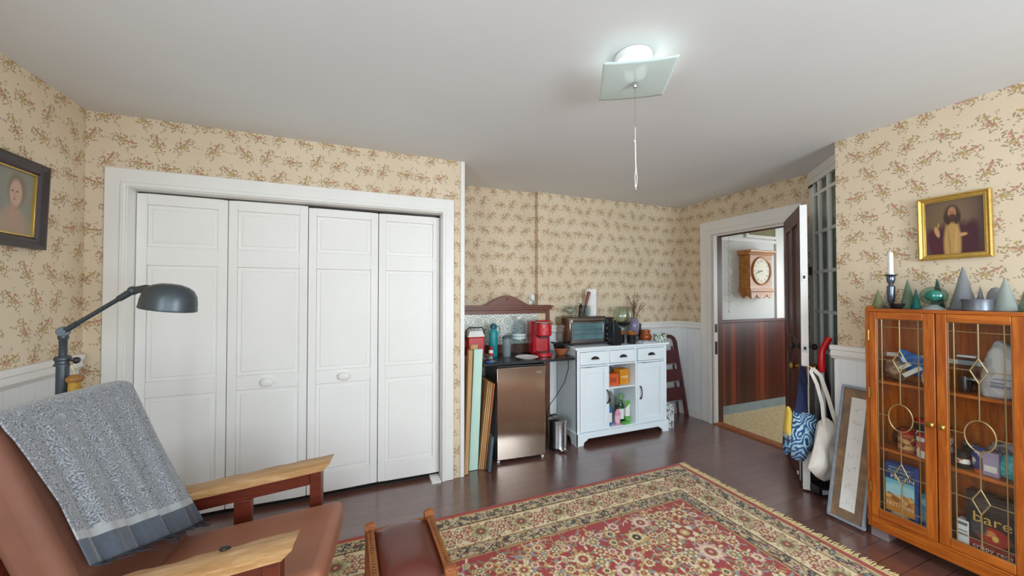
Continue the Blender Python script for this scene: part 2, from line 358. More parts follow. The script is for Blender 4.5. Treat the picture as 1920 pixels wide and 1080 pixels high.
M = dict(
    paper=wallpaper(), floor=floor_planks(), bead=beadboard(), redboards=red_boards(), lino=linoleum(), tiles=wall_tiles(),
    ceil=mat('ceiling_paint', '#dcdedf', .9, var=.03, scale=1.5), cartw=mat('cool_lit_white', '#e6eff3', .42, var=.02, scale=5), backlea=mat('back_leather', '#7a4d3b', .7, var=.12, scale=6, bump=.12, bscale=200), white=mat('white_paint', '#ebeae7', .42, var=.03, scale=5),  # cartw: cool light of the kitchen corner put into the cart's white
    trim=mat('trim_paint', '#e8e6e1', .4, var=.03, scale=4), door=mat('door_paint', '#eceae6', .5, var=.02, scale=3),
    dark=mat('shade_dark', '#3a3632', .9), hallwall=mat('hall_wall', '#d9dbd9', .8, var=.03, scale=2), greyblue=mat('grey_blue_paint', '#8d9ca3', .5),  # dark: shade of the closet and behind the glazed door, as colour
    darkwood=wood('dark_door_wood', '#5a2a1c', '#3c1811', 2, 20), redwood=wood('red_brown_stain', '#6a2b1a', '#3f140b', 0, 22, .35),
    oak=wood('golden_oak', '#c98f4e', '#a8692f', 0, 26, .4, c3='#8e5526'), oakworn=wood('worn_oak', '#c6a073', '#ab8152', 0, 24, .5, c3='#946b42'),
    honey=wood('honey_oak', '#bf6a1e', '#9c4c10', 2, 30, .33, c3='#8a4210'), honeyx=wood('honey_oak_cross', '#bf6a1e', '#9c4c10', 1, 30, .33, c3='#8a4210'),
    maho=wood('washstand_wood', '#7b4a38', '#5f3427', 0, 20, .4), pine=wood('raw_pine', '#c9a06e', '#a87b49', 2, 18, .6), rust=wood('rust_wood', '#a5602f', '#7c421c', 2, 20, .6),
    ladder=mat('maroon_paint', '#5b262b', .45), brass=mat('brass', '#b8924e', .3, 1.), brassdk=mat('aged_brass', '#8f6f3c', .35, 1.),
    black=mat('black_enamel', '#17171a', .35), blackm=mat('black_metal', '#2a2b2d', .35, .6), iron=mat('dark_iron', '#3a3734', .4, .7), lampm=mat('lamp_metal', '#4a5156', .36, .5, var=.06),
    steel=mat('steel', '#a9a9a9', .3, 1., var=.05), steeldk=mat('dark_steel', '#9c8c80', .15, 1., var=.06), chrome=mat('chrome', '#d0d0d0', .1, 1., var=.02),
    leather=mat('brown_leather', '#9a634a', .5, var=.1, scale=5, bump=.1, bscale=160), leatherdk=mat('stool_leather', '#5f2c22', .3, var=.12, scale=6, bump=.08, bscale=120),
    red=mat('glossy_red', '#b3101f', .22, var=.05), redp=mat('red_plastic', '#c8141c', .3, var=.04), whitep=mat('white_plastic', '#e9e9e6', .35, var=.02),
    teal=mat('teal_plastic', '#1f8f97', .35), tealdk=mat('dark_teal', '#1d5560', .4), grey=mat('grey_plastic', '#6d757b', .4), greylt=mat('pale_grey', '#b9bcbc', .5),
    mint=mat('mint_paint', '#bfe0d2', .55, var=.04), slate=mat('slate_blue_paint', '#4c626c', .55, var=.1), cardboard=mat('cardboard', '#b08e66', .8),
    gold=mat('gold_leaf', '#d0aa5a', .4, .7, var=.15, scale=40), goldlt=mat('bright_gold', '#d9b45f', .3, .85), frame=mat('dark_frame', '#382c2c', .35),
    terra=mat('terracotta', '#a8603a', .7), amber=mat('amber_glaze', '#9a5a1e', .25), glaze=mat('black_glaze', '#1d2224', .18), orange=mat('orange_card', '#d35a1f', .5), yellow=mat('yellow_card', '#d98f1e', .5),
    lilac=mat('lilac_glaze', '#7f7a92', .25), twig=mat('dry_twig', '#7a6048', .9), glass=thin_glass('clear_glass', '#f4f8f6', 1.), bottle=thin_glass('clear_plastic', '#e8eef0', 1.2, .08),
    came=mat('brass_came', '#b9a578', .35, .9), paperw=mat('white_paper', '#e8e6df', .8), navy=mat('navy_cloth', '#1c2647', .9, var=.2, scale=60), blackcl=mat('black_cloth', '#17171c', .9),
    canvas=mat('cream_canvas', '#ddd6cb', .9, var=.05, scale=8, bump=.15, bscale=500), fringe=mat('wool_fringe', '#d9c08c', .9, var=.2, scale=80), paint=vcol('printed_colours', .55), lid=mat('bottle_blue', '#2a63b4', .35), green=mat('bottle_green', '#5fae4b', .4),
    pink=mat('bottle_pink', '#d58aa6', .4), cord=mat('cord_white', '#e6e2da', .6), kraft=mat('grey_block', '#8d7f80', .7))
WP = [M['paper']]

# ---------------------------------------------------------------- the room
CH = 2.46
CY = 2.836           # closet wall face
XL, XR, XD = -1.445, 3.0, 3.58
def S(b, name, m, label=None, parent=None, **k):
    o = b.build(name, m, parent, **k)
    return o if parent is not None else struct(o, label)

S(MB().box(-1.6, 3.66, -2.15, 3.6, -.12, 0), 'floor', M['floor'], 'dark brown painted plank floor')
S(MB().box(-1.6, 5.9, -2.15, 3.6, CH, CH+.1), 'ceiling', M['ceil'], 'plain pale grey ceiling')
S(MB().box(3.66, 5.8, .2, 3.2, -.12, .0), 'floor_hall', M['lino'], 'cream linoleum floor beyond the doorway')
# closet wall with its opening
S(MB().prism([(XL, 0), (-1.262, 0), (-1.262, 2.046), (.576, 2.046), (.576, 0), (.745, 0), (.745, CH), (XL, CH)], 1, CY, CY+.1), 'wall_closet', M['paper'], 'floral papered wall around the closet doors')
b = MB()
b.prism([(-1.356, 0), (-1.262, 0), (-1.262, 2.046), (.576, 2.046), (.576, 0), (.664, 0), (.664, 2.148), (-1.356, 2.148)], 1, CY-.022, CY)
b.prism([(-1.285, 0), (-1.262, 0), (-1.262, 2.046), (.576, 2.046), (.576, 0), (.598, 0), (.598, 2.07), (-1.285, 2.07)], 1, CY-.03, CY-.022)
S(b, 'trim_1', M['trim'], 'white casing around the closet opening', bevel=.005)
b = MB().prism([(-1.262, 0), (-1.2585, 0), (-1.2585, 2.041), (.5745, 2.041), (.5745, 0), (.576, 0), (.576, 2.046), (-1.262, 2.046)], 1, CY-.01, CY+.1)
S(b, 'trim_19', M['trim'], 'white jamb lining inside the closet opening')
S(MB().box(.718, .752, CY-.012, CY+.1, 0, CH), 'trim_2', M['trim'], 'white corner strip at the end of the closet wall', bevel=.004)
S(MB().box(-1.262, .576, CY+.1, CY+.14, 2.03, 2.09), 'trim_3', M['iron'], 'dark track above the folding closet doors')
S(MB().prism([(XL, CY+.1), (.745, CY+.1), (.745, 3.47), (XL, 3.47)], 2, -.02, 0.004), 'floor_closet', M['dark'])
b = MB().prism([(XL-.1, CY+.1), (XL, CY+.1), (XL, 3.43), (.68, 3.43), (.68, CY+.1), (.745, CY+.1), (.745, 3.55), (XL-.1, 3.55)], 2, 0, CH)
S(b, 'wall_return', M['paper'], 'side wall between closet and kitchen corner')
# back wall with its papered chase
pl = [(.745, 3.43), (1.655, 3.43), (1.655, 3.365), (1.775, 3.365), (1.775, 3.39), (3.75, 3.39), (3.75, 3.6), (.745, 3.6)]
S(MB().prism(pl, 2, 0, CH), 'wall_back', M['paper'], 'floral papered wall behind the kitchen cabinets')
# doorway wall
DY0, DY1, DZ = 2.165, 2.935, 2.07
S(MB().prism([(1.93, 0), (DY0, 0), (DY0, DZ), (DY1, DZ), (DY1, 0), (3.39, 0), (3.39, CH), (1.93, CH)], 0, XD, XD+.1), 'wall_door', M['paper'], 'floral papered wall around the open doorway')
b = MB()
b.prism([(DY0-.13, 0), (DY0, 0), (DY0, DZ), (DY1, DZ), (DY1, 0), (DY1+.145, 0), (DY1+.145, DZ+.15), (DY0-.13, DZ+.15)], 0, XD-.022, XD)
b.prism([(DY0-.04, 0), (DY0, 0), (DY0, DZ), (DY1, DZ), (DY1, 0), (DY1+.05, 0), (DY1+.05, DZ+.05), (DY0-.04, DZ+.05)], 0, XD-.032, XD-.022)
S(b, 'trim_4', M['trim'], 'wide white casing around the open doorway', bevel=.006)
b = MB().prism([(DY0, 0), (DY0+.014, 0), (DY0+.014, DZ-.014), (DY1-.014, DZ-.014), (DY1-.014, 0), (DY1, 0), (DY1, DZ), (DY0, DZ)], 0, XD+.0, XD+.05)
S(b, 'trim_5', M['trim'], 'white door jamb lining')
b = MB().prism([(DY0-.06, 0), (DY0+.014, 0), (DY0+.014, DZ-.02), (DY1-.014, DZ-.02), (DY1-.014, 0), (DY1+.06, 0), (DY1+.06, DZ+.08), (DY0-.06, DZ+.08)], 0, XD+.1, XD+.125)
b.prism([(DY0, 0), (DY0+.014, 0), (DY0+.014, DZ-.014), (DY1-.014, DZ-.014), (DY1-.014, 0), (DY1, 0), (DY1, DZ), (DY0, DZ)], 0, XD+.05, XD+.1)
S(b, 'trim_6', M['darkwood'], 'dark wood door frame on the far side of the doorway')
S(MB().prism([(XD-.01, 0), (XD+.11, 0), (XD+.1, .014), (XD+.05, .02), (XD, .014)], 1, DY0, DY1), 'trim_7', M['rust'], 'worn wooden threshold in the doorway')
b = MB().box(XD-.004, XD, DY1+.008, DY1+.03, 1.0, 1.08).box(XD-.004, XD, DY1+.008, DY1+.03, .79, .9)
S(MB().box(XD+.01, XD+.04, DY1-.018, DY1-.013, 1.0, 1.09).box(XD+.01, XD+.04, DY1-.018, DY1-.013, .76, .9), 'trim_8', M['iron'], 'dark strike plates on the white door jamb')
# right wall, its free end shows
S(MB().box(XR, XR+.12, -2.1, 1.5, 0, CH), 'wall_right', M['paper'], 'floral papered wall behind the oak bookcase')
S(MB().prism([(XR+.12, 1.3), (XR+.3, 1.3), (3.75, 1.8), (3.75, 1.93), (XD, 1.93), (XD+.02, 1.9)], 2, 0, CH), 'wall_light_block', M['dark'], 'added dark box keeping light out behind the glazed door')  # unseen box added behind the curtain to stop light, coloured dark as shade
# left wall with a window out of frame
def pierced(a0, a1, wins, axis, lo, hi):
    """wall boxes around window openings; wins = (from, to, sill, head)"""
    b = MB(); x = a0
    def bx(p, q, z0, z1):
        (b.box(lo, hi, p, q, z0, z1) if axis == 0 else b.box(p, q, lo, hi, z0, z1))
    for p, q, s, h in wins:
        bx(x, p, 0, CH); bx(p, q, 0, s); bx(p, q, h, CH); x = q
    bx(x, a1, 0, CH); return b
S(pierced(-2.1, CY+.1, [(-1.0, .35, .75, 2.15)], 0, XL-.1, XL), 'wall_left', M['paper'], 'floral papered wall at the left')
S(pierced(XL, XR, [(-.9, .2, .75, 2.15), (1.2, 2.4, .75, 2.15)], 1, -2.15, -2.05), 'wall_front', M['paper'])
for k, (ax, p, q, w) in enumerate(((0, -1.0, .35, XL), (1, -.9, .2, -2.05), (1, 1.2, 2.4, -2.05))):
    b = MB()
    for (a0, a1, z0, z1) in ((p-.09, p, .66, 2.24), (q, q+.09, .66, 2.24), (p, q, 2.15, 2.24), (p, q, .66, .75), (p, q, 1.43, 1.47), ((p+q)/2-.012, (p+q)/2+.012, .75, 2.15)):
        (b.box(w-.05, w+.02, a0, a1, z0, z1) if ax == 0 else b.box(a0, a1, w-.05, w+.02, z0, z1))
    S(b, 'window_%d' % (k+1), M['trim'], bevel=.004)
# chair rails and panelling
def dado(name, p0, p1, n, top, label, nz=(0, 0), ends=True):
    """panelling with a stepped rail from p0 to p1 on the room side n"""
    p0, p1, n = Vector(p0+(0,)), Vector(p1+(0,)), Vector(n+(0,)); d = (p1-p0).normalized(); ln = (p1-p0).length
    b = MB(); b.M = Matrix(((d.x, n.x, 0, p0.x), (d.y, n.y, 0, p0.y), (0, 0, 1, 0), (0, 0, 0, 1)))
    b.mi = 1; b.box(0, ln, 0, .012, 0, top-.05); b.mi = 0
    prof = [(0, top), (.03, top), (.036, top-.006), (.036, top-.028), (.026, top-.034), (.026, top-.05), (.032, top-.054), (.032, top-.066), (.02, top-.078), (.014, top-.09), (0, top-.095)]
    b.prism(prof, 0, -.03 if ends else 0, ln+(.03 if ends == 2 else 0)); b.box(0, ln, .0, .02, 0, .09)
    return S(b, name, [M['trim'], M['bead']], label, ang=25)
dado('trim_9', (XL, 2.79), (XL, -1.09), (1, 0), 1.09, 'white panelling and chair rail on the left wall', ends=False)
dado('trim_10', (1.775, 3.39), (3.58, 3.39), (0, -1), 1.10, 'white panelling behind the cart', ends=False)
dado('trim_11', (.75, 3.43), (1.655, 3.43), (0, -1), .8, 'white panelling behind the small refrigerator', ends=False)
dado('trim_12', (XD, 3.39), (XD, DY1+.145), (-1, 0), 1.10, 'white panelling beside the doorway', ends=False)
dado('trim_13', (XR, 1.5), (XR, -2.05), (-1, 0), 1.074, 'white panelling behind the oak bookcase')
S(MB().box(XR-.015, XR+.12, 1.5, 1.515, 0, .98), 'trim_14', M['trim'], 'white corner board at the end of the right wall', bevel=.003)

# folding closet doors
dx = [-1.257, -.803, -.341, .119, .573]
for k in range(4):
    x0, x1 = dx[k]+.002, dx[k+1]-.002; y0 = CY+.075
    fold = [(.0, .012), (.012, .0), (0., .010), (.010, .0)][k]
    b = MB()
    def sk(x, y): return y+fold[0]+(fold[1]-fold[0])*(x-x0)/(x1-x0)
    def slab(a0, a1, z0, z1, ya, yb):
        b.add([(x, sk(x, y), z) for z in (z0, z1) for y in (ya, yb) for x in (a0, a1)], [(0, 2, 3, 1), (4, 5, 7, 6), (0, 1, 5, 4), (2, 6, 7, 3), (0, 4, 6, 2), (1, 3, 7, 5)])
    zt = 2.03 if k < 2 else 2.02
    zs = [.035, .17, .79, .885, 1.595, 1.71, 1.965, zt]
    slab(x0, x0+.05, zs[0], zt, y0, y0+.03); slab(x1-.05, x1, zs[0], zt, y0, y0+.03)
    for q in (0, 2, 4, 6): slab(x0+.05, x1-.05, zs[q], zs[q+1], y0, y0+.03)
    for q in (1, 3, 5):
        slab(x0+.05, x1-.05, zs[q], zs[q+1], y0+.009, y0+.024)
        slab(x0+.075, x1-.075, zs[q]+.025, zs[q+1]-.025, y0+.004, y0+.02)
    o = S(b, 'door_%d' % (k+1), M['door'], ['leftmost closet door leaf, behind the lamp', 'second closet door leaf from the left, with a white knob', 'third closet door leaf from the left, with a white knob', 'rightmost closet door leaf'][k], bevel=.003)
    if k in (1, 2):
        kx = -.572 if k == 1 else -.109
        q = MB(); q.M = Matrix.Translation((kx, y0+.006, .836)) @ Matrix.Rotation(PI/2, 4, 'X')
        q.lathe([(.026, 0), (.026, .004), (.012, .006), (.01, .018), (.024, .022), (.028, .03), (.024, .038), (.012, .042), (0, .043)], n=20, sx=1.35)
        q.build('door_knob', M['trim'], o)
S(MB().box(.50, .57, CY-.03, CY+.1, 0, .012), 'trim_15', M['white'], 'white floor guide below the last closet leaf')

# the dark panelled room door standing open
h = Vector((3.565, 2.16, 0)); e = Vector((2.98, 1.69, 0)); d = (e-h).normalized(); n = Vector((d.y, -d.x, 0))
if n.dot(-e) < 0: n = -n
W = (e-h).length
DM = Matrix(((d.x, n.x, 0, h.x), (d.y, n.y, 0, h.y), (0, 0, 1, 0), (0, 0, 0, 1)))
def dbox(b, *a): return b.box(*a)
b = MB(); b.M = DM
for (a0, a1, z0, z1) in ((0, .11, .012, 2.07), (W-.11, W-.001, .012, 2.07), (.11, W-.11, 1.95, 2.07), (.11, W-.11, .93, 1.08), (.11, W-.11, .012, .24), (W/2-.05, W/2+.05, .24, 1.95)):
    b.box(a0, a1, 0, .022, z0, z1)
b.box(.1, W-.1, 0, .008, .2, 2.0)
door = S(b, 'door_5', M['darkwood'], 'dark panelled wooden door standing open, white on its edge', bevel=.004)
b = MB(); b.M = DM; b.box(0, W, -.022, 0, .012, 2.07).box(W-.001, W+.003, -.022, .022, .012, 2.07)
b.build('white_side', M['white'], door, bevel=.002)
def along(x, y, z): return DM @ Vector((x, y, z))
def knob(x, y, z, sgn, r, m, name):
    b = MB(); b.M = DM @ Matrix.Translation((x, y, z)) @ Matrix.Rotation(-PI/2*sgn, 4, 'X')
    b.lathe([(r*.95, 0), (r*.95, .004), (r*.35, .008), (r*.35, .026), (r*.8, .034), (r, .046), (r*.85, .056), (r*.4, .062), (0, .063)], n=18)
    b.build(name, m, door)
knob(W-.065, .022, 1.033, 1, .026, M['iron'], 'deadbolt_knob'); knob(W-.065, -.022, 1.033, -1, .024, M['iron'], 'deadbolt_knob')
knob(W-.065, .022, .885, 1, .027, M['brass'], 'door_knob'); knob(W-.065, -.022, .885, -1, .027, M['brass'], 'door_knob')
for z0, z1, m in ((1.0, 1.055, 'steel'), (.765, .9, 'brassdk'), (1.515, 1.57, 'steel')):
    b = MB(); b.M = DM; b.box(W+.003, W+.006, -.014, .014, z0, z1); b.build('latch_plate', M[m], door, bevel=.001)
    b = MB(); b.M = DM; b.box(W+.006, W+.01, -.007, .007, (z0+z1)/2-.012, (z0+z1)/2+.012); b.build('latch_bolt', M['iron'], door, bevel=.002)
b = MB(); b.M = DM; b.box(W-.06, W-.035, .022, .034, .05, .2).box(W-.055, W-.04, .034, .05, .09, .12); b.build('foot_bolt', M['steel'], door, bevel=.004)

# glazed door set across the corner
p0 = Vector((3.58, 1.985, 0)); p1 = Vector((3.09, 1.458, 0)); d = (p1-p0).normalized(); n = Vector((-d.y, d.x, 0))
if n.dot(-p0) < 0: n = -n
LN = (p1-p0).length; FM = Matrix(((d.x, n.x, 0, p0.x), (d.y, n.y, 0, p0.y), (0, 0, 1, 0), (0, 0, 0, 1)))
cols = [.075, .165, .195, .335, .365, .505, .535, LN-.05]; zr = [.25, .6, .63, .95, .975, 1.265, 1.29, 1.59, 1.615, 1.915, 1.94, 2.235, 2.26, 2.35]
b = MB(); b.M = FM
b.box(0, LN, -.03, 0, 2.35, CH-.002); b.box(0, .075, -.03, 0, 0, 2.35); b.box(LN-.05, LN, -.03, 0, 0, 2.35); b.box(.075, LN-.05, -.03, 0, 0, .25)
b.box(.0, LN, 0, .012, 2.39, CH-.002)
fd = S(b, 'door_6', M['trim'], 'white glazed door across the corner behind the dark door', bevel=.003)
b = MB(); b.M = FM
for k in range(1, 7, 2): b.box(cols[k], cols[k+1], -.026, -.004, .25, 2.35)
for k in range(1, 13, 2): b.box(.075, LN-.05, -.024, -.006, zr[k], zr[k+1])
b.build('glazing_bar', M['trim'], fd)
b = MB(); b.M = FM; b.box(.075, LN-.05, -.017, -.013, .25, 2.35); b.build('pane', M['glass'], fd)
b = MB(); b.M = FM; b.box(.035, .05, 0, .02, 1.58, 1.65); b.build('latch', M['iron'], fd, bevel=.003)
b = MB(); b.M = FM; b.box(.02, .09, 0, .012, 2.325, 2.345); b.build('catch', M['iron'], fd, bevel=.003)
b = MB(); b.M = FM
b.grid(lambda u, v: (.05+u*(LN-.12), -.075+.018*math.sin(u*46+math.sin(v*5))+.008*math.sin(u*97), .1+v*2.3), 120, 8)
g = G('grey_curtain'); c_ = b.build('curtain', mat('curtain_grey', '#9c9a92', .9, var=.08), solid=.002)
tag(c_, 'grey curtain hanging behind the glazed corner door', 'curtain')

# room beyond the doorway
HY = 3.126
S(MB().box(3.68, 5.8, HY, HY+.1, 0, CH), 'wall_hall', M['hallwall'], 'pale wall beyond the doorway')
S(pierced(.2, HY, [(1.5, 2.6, .9, 2.1)], 0, 5.7, 5.8), 'wall_hall_side', M['hallwall'])
S(MB().box(3.12, 5.8, .1, .2, 0, CH), 'wall_hall_front', M['hallwall'])
b = MB().box(3.7, 5.7, HY-.014, HY, .1, 1.075)
S(b, 'trim_16', M['redboards'], 'dark red wooden board panelling beyond the doorway')
S(MB().box(3.7, 5.7, HY-.03, HY, 1.075, 1.112), 'trim_17', M['darkwood'], 'dark rail on the red board panelling', bevel=.006)
S(MB().box(3.7, 5.7, HY-.02, HY, 0, .1), 'baseboard_hall', M['greyblue'], 'grey blue baseboard beyond the doorway')
S(MB().box(3.7, 5.7, HY-.02, HY, 2.06, 2.10).box(4.92, 5.04, HY-.021, HY, 1.112, CH), 'trim_18', M['trim'], 'white picture rail beyond the doorway')
fr = S(MB().box(4.36, 4.95, HY-.025, HY, 2.115, 2.15).box(4.36, 4.4, HY-.025, HY, 2.15, 2.42).box(4.9, 4.95, HY-.025, HY, 2.15, 2.42).box(4.36, 4.95, HY-.025, HY, 2.42, 2.45), 'window_4', M['trim'], 'white framed transom high beyond the doorway', bevel=.003)
MB().box(4.4, 4.9, HY-.012, HY-.004, 2.15, 2.42).build('pane', mat('olive_pane', '#8d8a66', .25), fr)
# ---------------------------------------------------------------- patterned rug
def make_rug():
    w, h = 3.2, 2.36; top = h
    ys = np.concatenate([np.arange(0, .9, .02), np.arange(.9, h-.0001, .0042), [h]])
    P = Paint(w, h, .0042, '#a23b36', ys)
    RED, CRM, GLD, DRK, OLV, RST, BLU, TAN = '#a33936', '#e6d3ab', '#c7a064', '#2e2523', '#878463', '#9a4234', '#8b9694', '#b98e58'
    rn = random.Random(11)
    def flower(x, y, r, pal, n=8, ph=0.):
        P.ell(x, y, r*1.08, r*1.08, 0, DRK, .1, .7, None, .16, n, ph)
        P.ell(x, y, r, r, 0, pal[0], .12, 1, None, .16, n, ph)
        P.ell(x, y, r*.72, r*.72, 0, pal[1], .15, 1, None, .14, n, ph+PI)
        P.ell(x, y, r*.5, r*.5, 0, DRK, .2, .6, .7)
        P.ell(x, y, r*.42, r*.42, 0, pal[2], .2)
        P.ell(x, y, r*.16, r*.16, 0, pal[0], .3)
    def leaf(x, y, a, l, c): P.ell(x+math.cos(a)*l*.5, y+math.sin(a)*l*.5, l*.5, l*.17, a, c, .25)
    def vine(x, y, a, n, st, turn, c, wd=.0028, lv=True):
        pts = [(x, y)]
        for k in range(n):
            a += turn; x += math.cos(a)*st; y += math.sin(a)*st; pts.append((x, y))
            if lv and k % 2: leaf(x, y, a+(1.2 if k % 4 == 1 else -1.2), .026, rn.choice([OLV, GLD, BLU, CRM]))
        P.line(pts, wd, c, .9)
    # field
    P.rect(.42, w-.42, .42, h-.42, RED)
    for k in range(420):
        x, y = rn.uniform(.44, w-.44), rn.uniform(.75, h-.44); vine(x, y, rn.uniform(0, 6.3), 9, .02, rn.choice([-.32, .32, .2]), rn.choice([GLD, OLV, CRM]))
    pts = []
    for k in range(5200):
        r = rn.choice([.07, .058, .05, .042, .034, .028, .024, .02]); x, y = rn.uniform(.45+r, w-.45-r), rn.uniform(.75, h-.45-r)
        if all((x-a)**2+(y-b)**2 > ((r+c)*1.02)**2 for a, b, c in pts): pts.append((x, y, r))
    for x, y, r in pts:
        pal = rn.choice([(CRM, GLD, RST), (GLD, CRM, RED), (CRM, RED, GLD), (CRM, OLV, GLD), (GLD, CRM, DRK), ('#d9a9a0', CRM, RST)])
        for q in range(5 if r > .04 else 3): leaf(x+math.cos(q*1.3+x*9)*r, y+math.sin(q*1.3+x*9)*r, q*1.3+x*9, .04, rn.choice([OLV, BLU, CRM, GLD]))
        flower(x, y, r, pal, rn.choice([6, 8, 8, 10]), rn.uniform(0, 6))
    # borders, drawn on all four sides with a side function mapping (along, in) to the rug
    def bands(d0, d1, c):
        for a in ((d0, w-d0, d0, d1), (d0, w-d0, h-d1, h-d0), (d0, d1, d0, h-d0), (w-d1, w-d0, d0, h-d0)): P.rect(*a, c)
    bands(0, .035, '#a9433a'); bands(.035, .042, GLD); bands(.042, .128, '#cbb389'); bands(.128, .134, DRK); bands(.134, .142, GLD)
    bands(.142, .315, CRM); bands(.315, .323, GLD); bands(.323, .328, DRK); bands(.328, .402, '#c9b086'); bands(.402, .409, DRK); bands(.409, .42, TAN)
    sides = [(lambda s, t: (s, h-t), w), (lambda s, t: (w-t, s), h), (lambda s, t: (t, s), h)]
    for fn, ln in sides:
        for mid, hw in ((.085, .04), (.365, .034)):
            n = int((ln-2*mid)/.056)
            for k in range(n):
                s = mid+.03+(ln-2*mid-.06)*k/max(n-1, 1); x, y = fn(s, mid+(.012 if k % 2 else -.012))
                if y < .7: continue
                a = rn.uniform(0, 3)
                if k % 3 == 0: flower(x, y, hw*.62, (rn.choice([CRM, '#cfa79b']), RST, BLU), 6, a)
                else:
                    P.ell(x, y, hw*.8, hw*.36, a, DRK, .2, .9); P.ell(x, y, hw*.4, hw*.15, a, rn.choice([OLV, GLD, RST, BLU]), .3)
                for q in range(13): xx, yy = fn(s+rn.uniform(-.036, .036), mid+rn.uniform(-hw, hw)); leaf(xx, yy, rn.uniform(0, 6), rn.uniform(.016, .028), rn.choice([DRK, DRK, DRK, OLV, RST, DRK, BLU]))
                xx, yy = fn(s+.03, mid); vine(xx, yy, rn.uniform(0, 6), 6, .012, rn.choice([-.7, .7]), DRK, .0028, False)
        n = int((ln-.46)/.125)
        for k in range(n+1):
            s = .23+(ln-.46)*k/n; x, y = fn(s, .2285)
            if y < .7: continue
            for q in range(34):
                xx, yy = fn(s+rn.uniform(-.066, .066), .2285+rn.uniform(-.075, .075)); leaf(xx, yy, rn.uniform(0, 6), rn.uniform(.014, .03), rn.choice([OLV, RST, GLD, RST, '#a5a892', DRK, '#b5574a']))
            for q in (-1, 1):
                xx, yy = fn(s+.0675, .2285+q*.045); vine(xx, yy, rn.uniform(0, 6), 8, .014, .5*q, rn.choice([OLV, RST, DRK]), .002, False)
                flower(xx, yy, .023, (rn.choice([RST, RED]), CRM, GLD), 6)
                P.ell(xx, yy, .034, .03, rn.uniform(0, 3), rn.choice([RST, OLV, DRK]), .12, .8, .8)
            if k % 2: flower(x, y, .054, ('#c9b27c', '#8b8460', RST), 10, k)
            else:
                for q in range(7): a = q*PI*2/7; P.ell(x+.042*math.cos(a), y+.042*math.sin(a), .017, .013, a, RST, .3); P.ell(x+.042*math.cos(a), y+.042*math.sin(a), .008, .006, a, CRM, .3)
                flower(x, y, .032, (CRM, RED, GLD), 8)
    P.c *= (1+RN.normal(0, .07, P.c.shape[:2]))[..., None].astype(np.float32)
    root = thing('rug', 'large red and cream oriental rug with tan fringe on the dark floor', 'rug', (-.735, 0, 0))
    P.build('pile', vcol('rug_pile', .95, .35, 500., .15), (0, 0, .009), (1, 0, 0), (0, 1, 0), root, (0, 0, -.008))
    b = MB(); rn = random.Random(3)
    for k in range(330):
        y = .004+(h-.01)*k/329; 
        if y < .5: continue
        l = rn.uniform(.04, .068); dy = rn.uniform(-.014, .014)
        b.tube([(w-.004, y, .006), (w+l*.5, y+dy*.4, .008), (w+l, y+dy, .003)], [.0034, .0032, .0016], 5)
    o = b.build('fringe', M['fringe'], root, weld=False); o['kind'] = 'stuff'
    return root
make_rug()

# ---------------------------------------------------------------- oak armchair with leather cushions
CH_R = thing('armchair', 'oak armchair with brown leather cushions and a grey shawl over its back', 'armchair', (-.452, 1.70, 0), R(-6))
def armz(x): return .643-.088*(.30-x)/.75
for s in (1, -1):
    y0, y1 = (.245, .355) if s > 0 else (-.355, -.245)
    b = MB(); xs = [-.45, -.2, .0, .2, .262, .30]
    vs = []; wob = random.Random(5+s)
    N = 26
    def arm(u, v):
        pass
    pts = []
    for k in range(N+1):
        x = -.45+.75*k/N; z = armz(x)
        wl = .004*math.sin(k*1.7)+.003*wob.uniform(-1, 1); wr = .004*math.sin(k*1.1+2)+.003*wob.uniform(-1, 1)
        sl = .03 if k == N else 0
        pts.append([(x, y0+wl, z-.008), (x-.0, y0+.014+wl, z), (x, y1-.014+wr, z), (x, y1+wr, z-.008), (x-sl, y1-.004, z-.034), (x-sl, y0+.004, z-.034)])
    vs = [p for q in pts for p in q]; fs = []
    for k in range(N):
        for j in range(6): fs.append((k*6+j, (k+1)*6+j, (k+1)*6+(j+1) % 6, k*6+(j+1) % 6))
    fs.append([0, 1, 2, 3, 4, 5]); fs.append([N*6+j for j in (5, 4, 3, 2, 1, 0)])
    b.add(vs, [list(reversed(f)) for f in fs])
    o = b.build('armrest', M['oakworn'], CH_R, bevel=.003); 
    if s < 0:
        rb = MB().lathe([(.011, 0), (.013, .004), (.009, .008), (0, .01)], (.09, -.262, armz(.09)-.001), 14, 1.3, .8); rb.build('arm_plug', M['iron'], o)
    ym = (y0+y1)/2
    b = MB(); b.add([(x, y, z) for x in (-.42, .24) for y, z in ((ym-.014, armz(x)-.10), (ym+.014, armz(x)-.10), (ym+.014, armz(x)-.034), (ym-.014, armz(x)-.034))],
                    [(0, 1, 2, 3), (7, 6, 5, 4), (0, 4, 5, 1), (1, 5, 6, 2), (2, 6, 7, 3), (3, 7, 4, 0)])
    b.build('arm_rail', M['redwood'], CH_R, bevel=.002)
    for x, wd, nm in ((.235, .05, 'leg'), (-.06, .07, 'arm_slat'), (-.40, .055, 'leg')):
        zt = armz(x)-(.034 if nm == 'leg' else .1)
        MB().box(x-wd/2, x+wd/2, ym-.024 if nm == 'leg' else ym-.012, ym+.024 if nm == 'leg' else ym+.012, ((.0098 if x > 0 else .0006) if nm == 'leg' else .30), zt).build(nm, M['redwood'], CH_R, bevel=.003)
    MB().box(-.42, .24, ym-.013, ym+.013, .25, .33).build('side_rail', M['redwood'], CH_R, bevel=.003)
MB().box(.215, .245, -.30, .30, .25, .345).build('front_rail', M['redwood'], CH_R, bevel=.003)
MB().box(-.41, -.38, -.30, .30, .2, .28).build('back_rail', M['redwood'], CH_R, bevel=.003)
MB().box(-.40, .22, -.29, .29, .315, .34).build('seat_board', M['redwood'], CH_R)
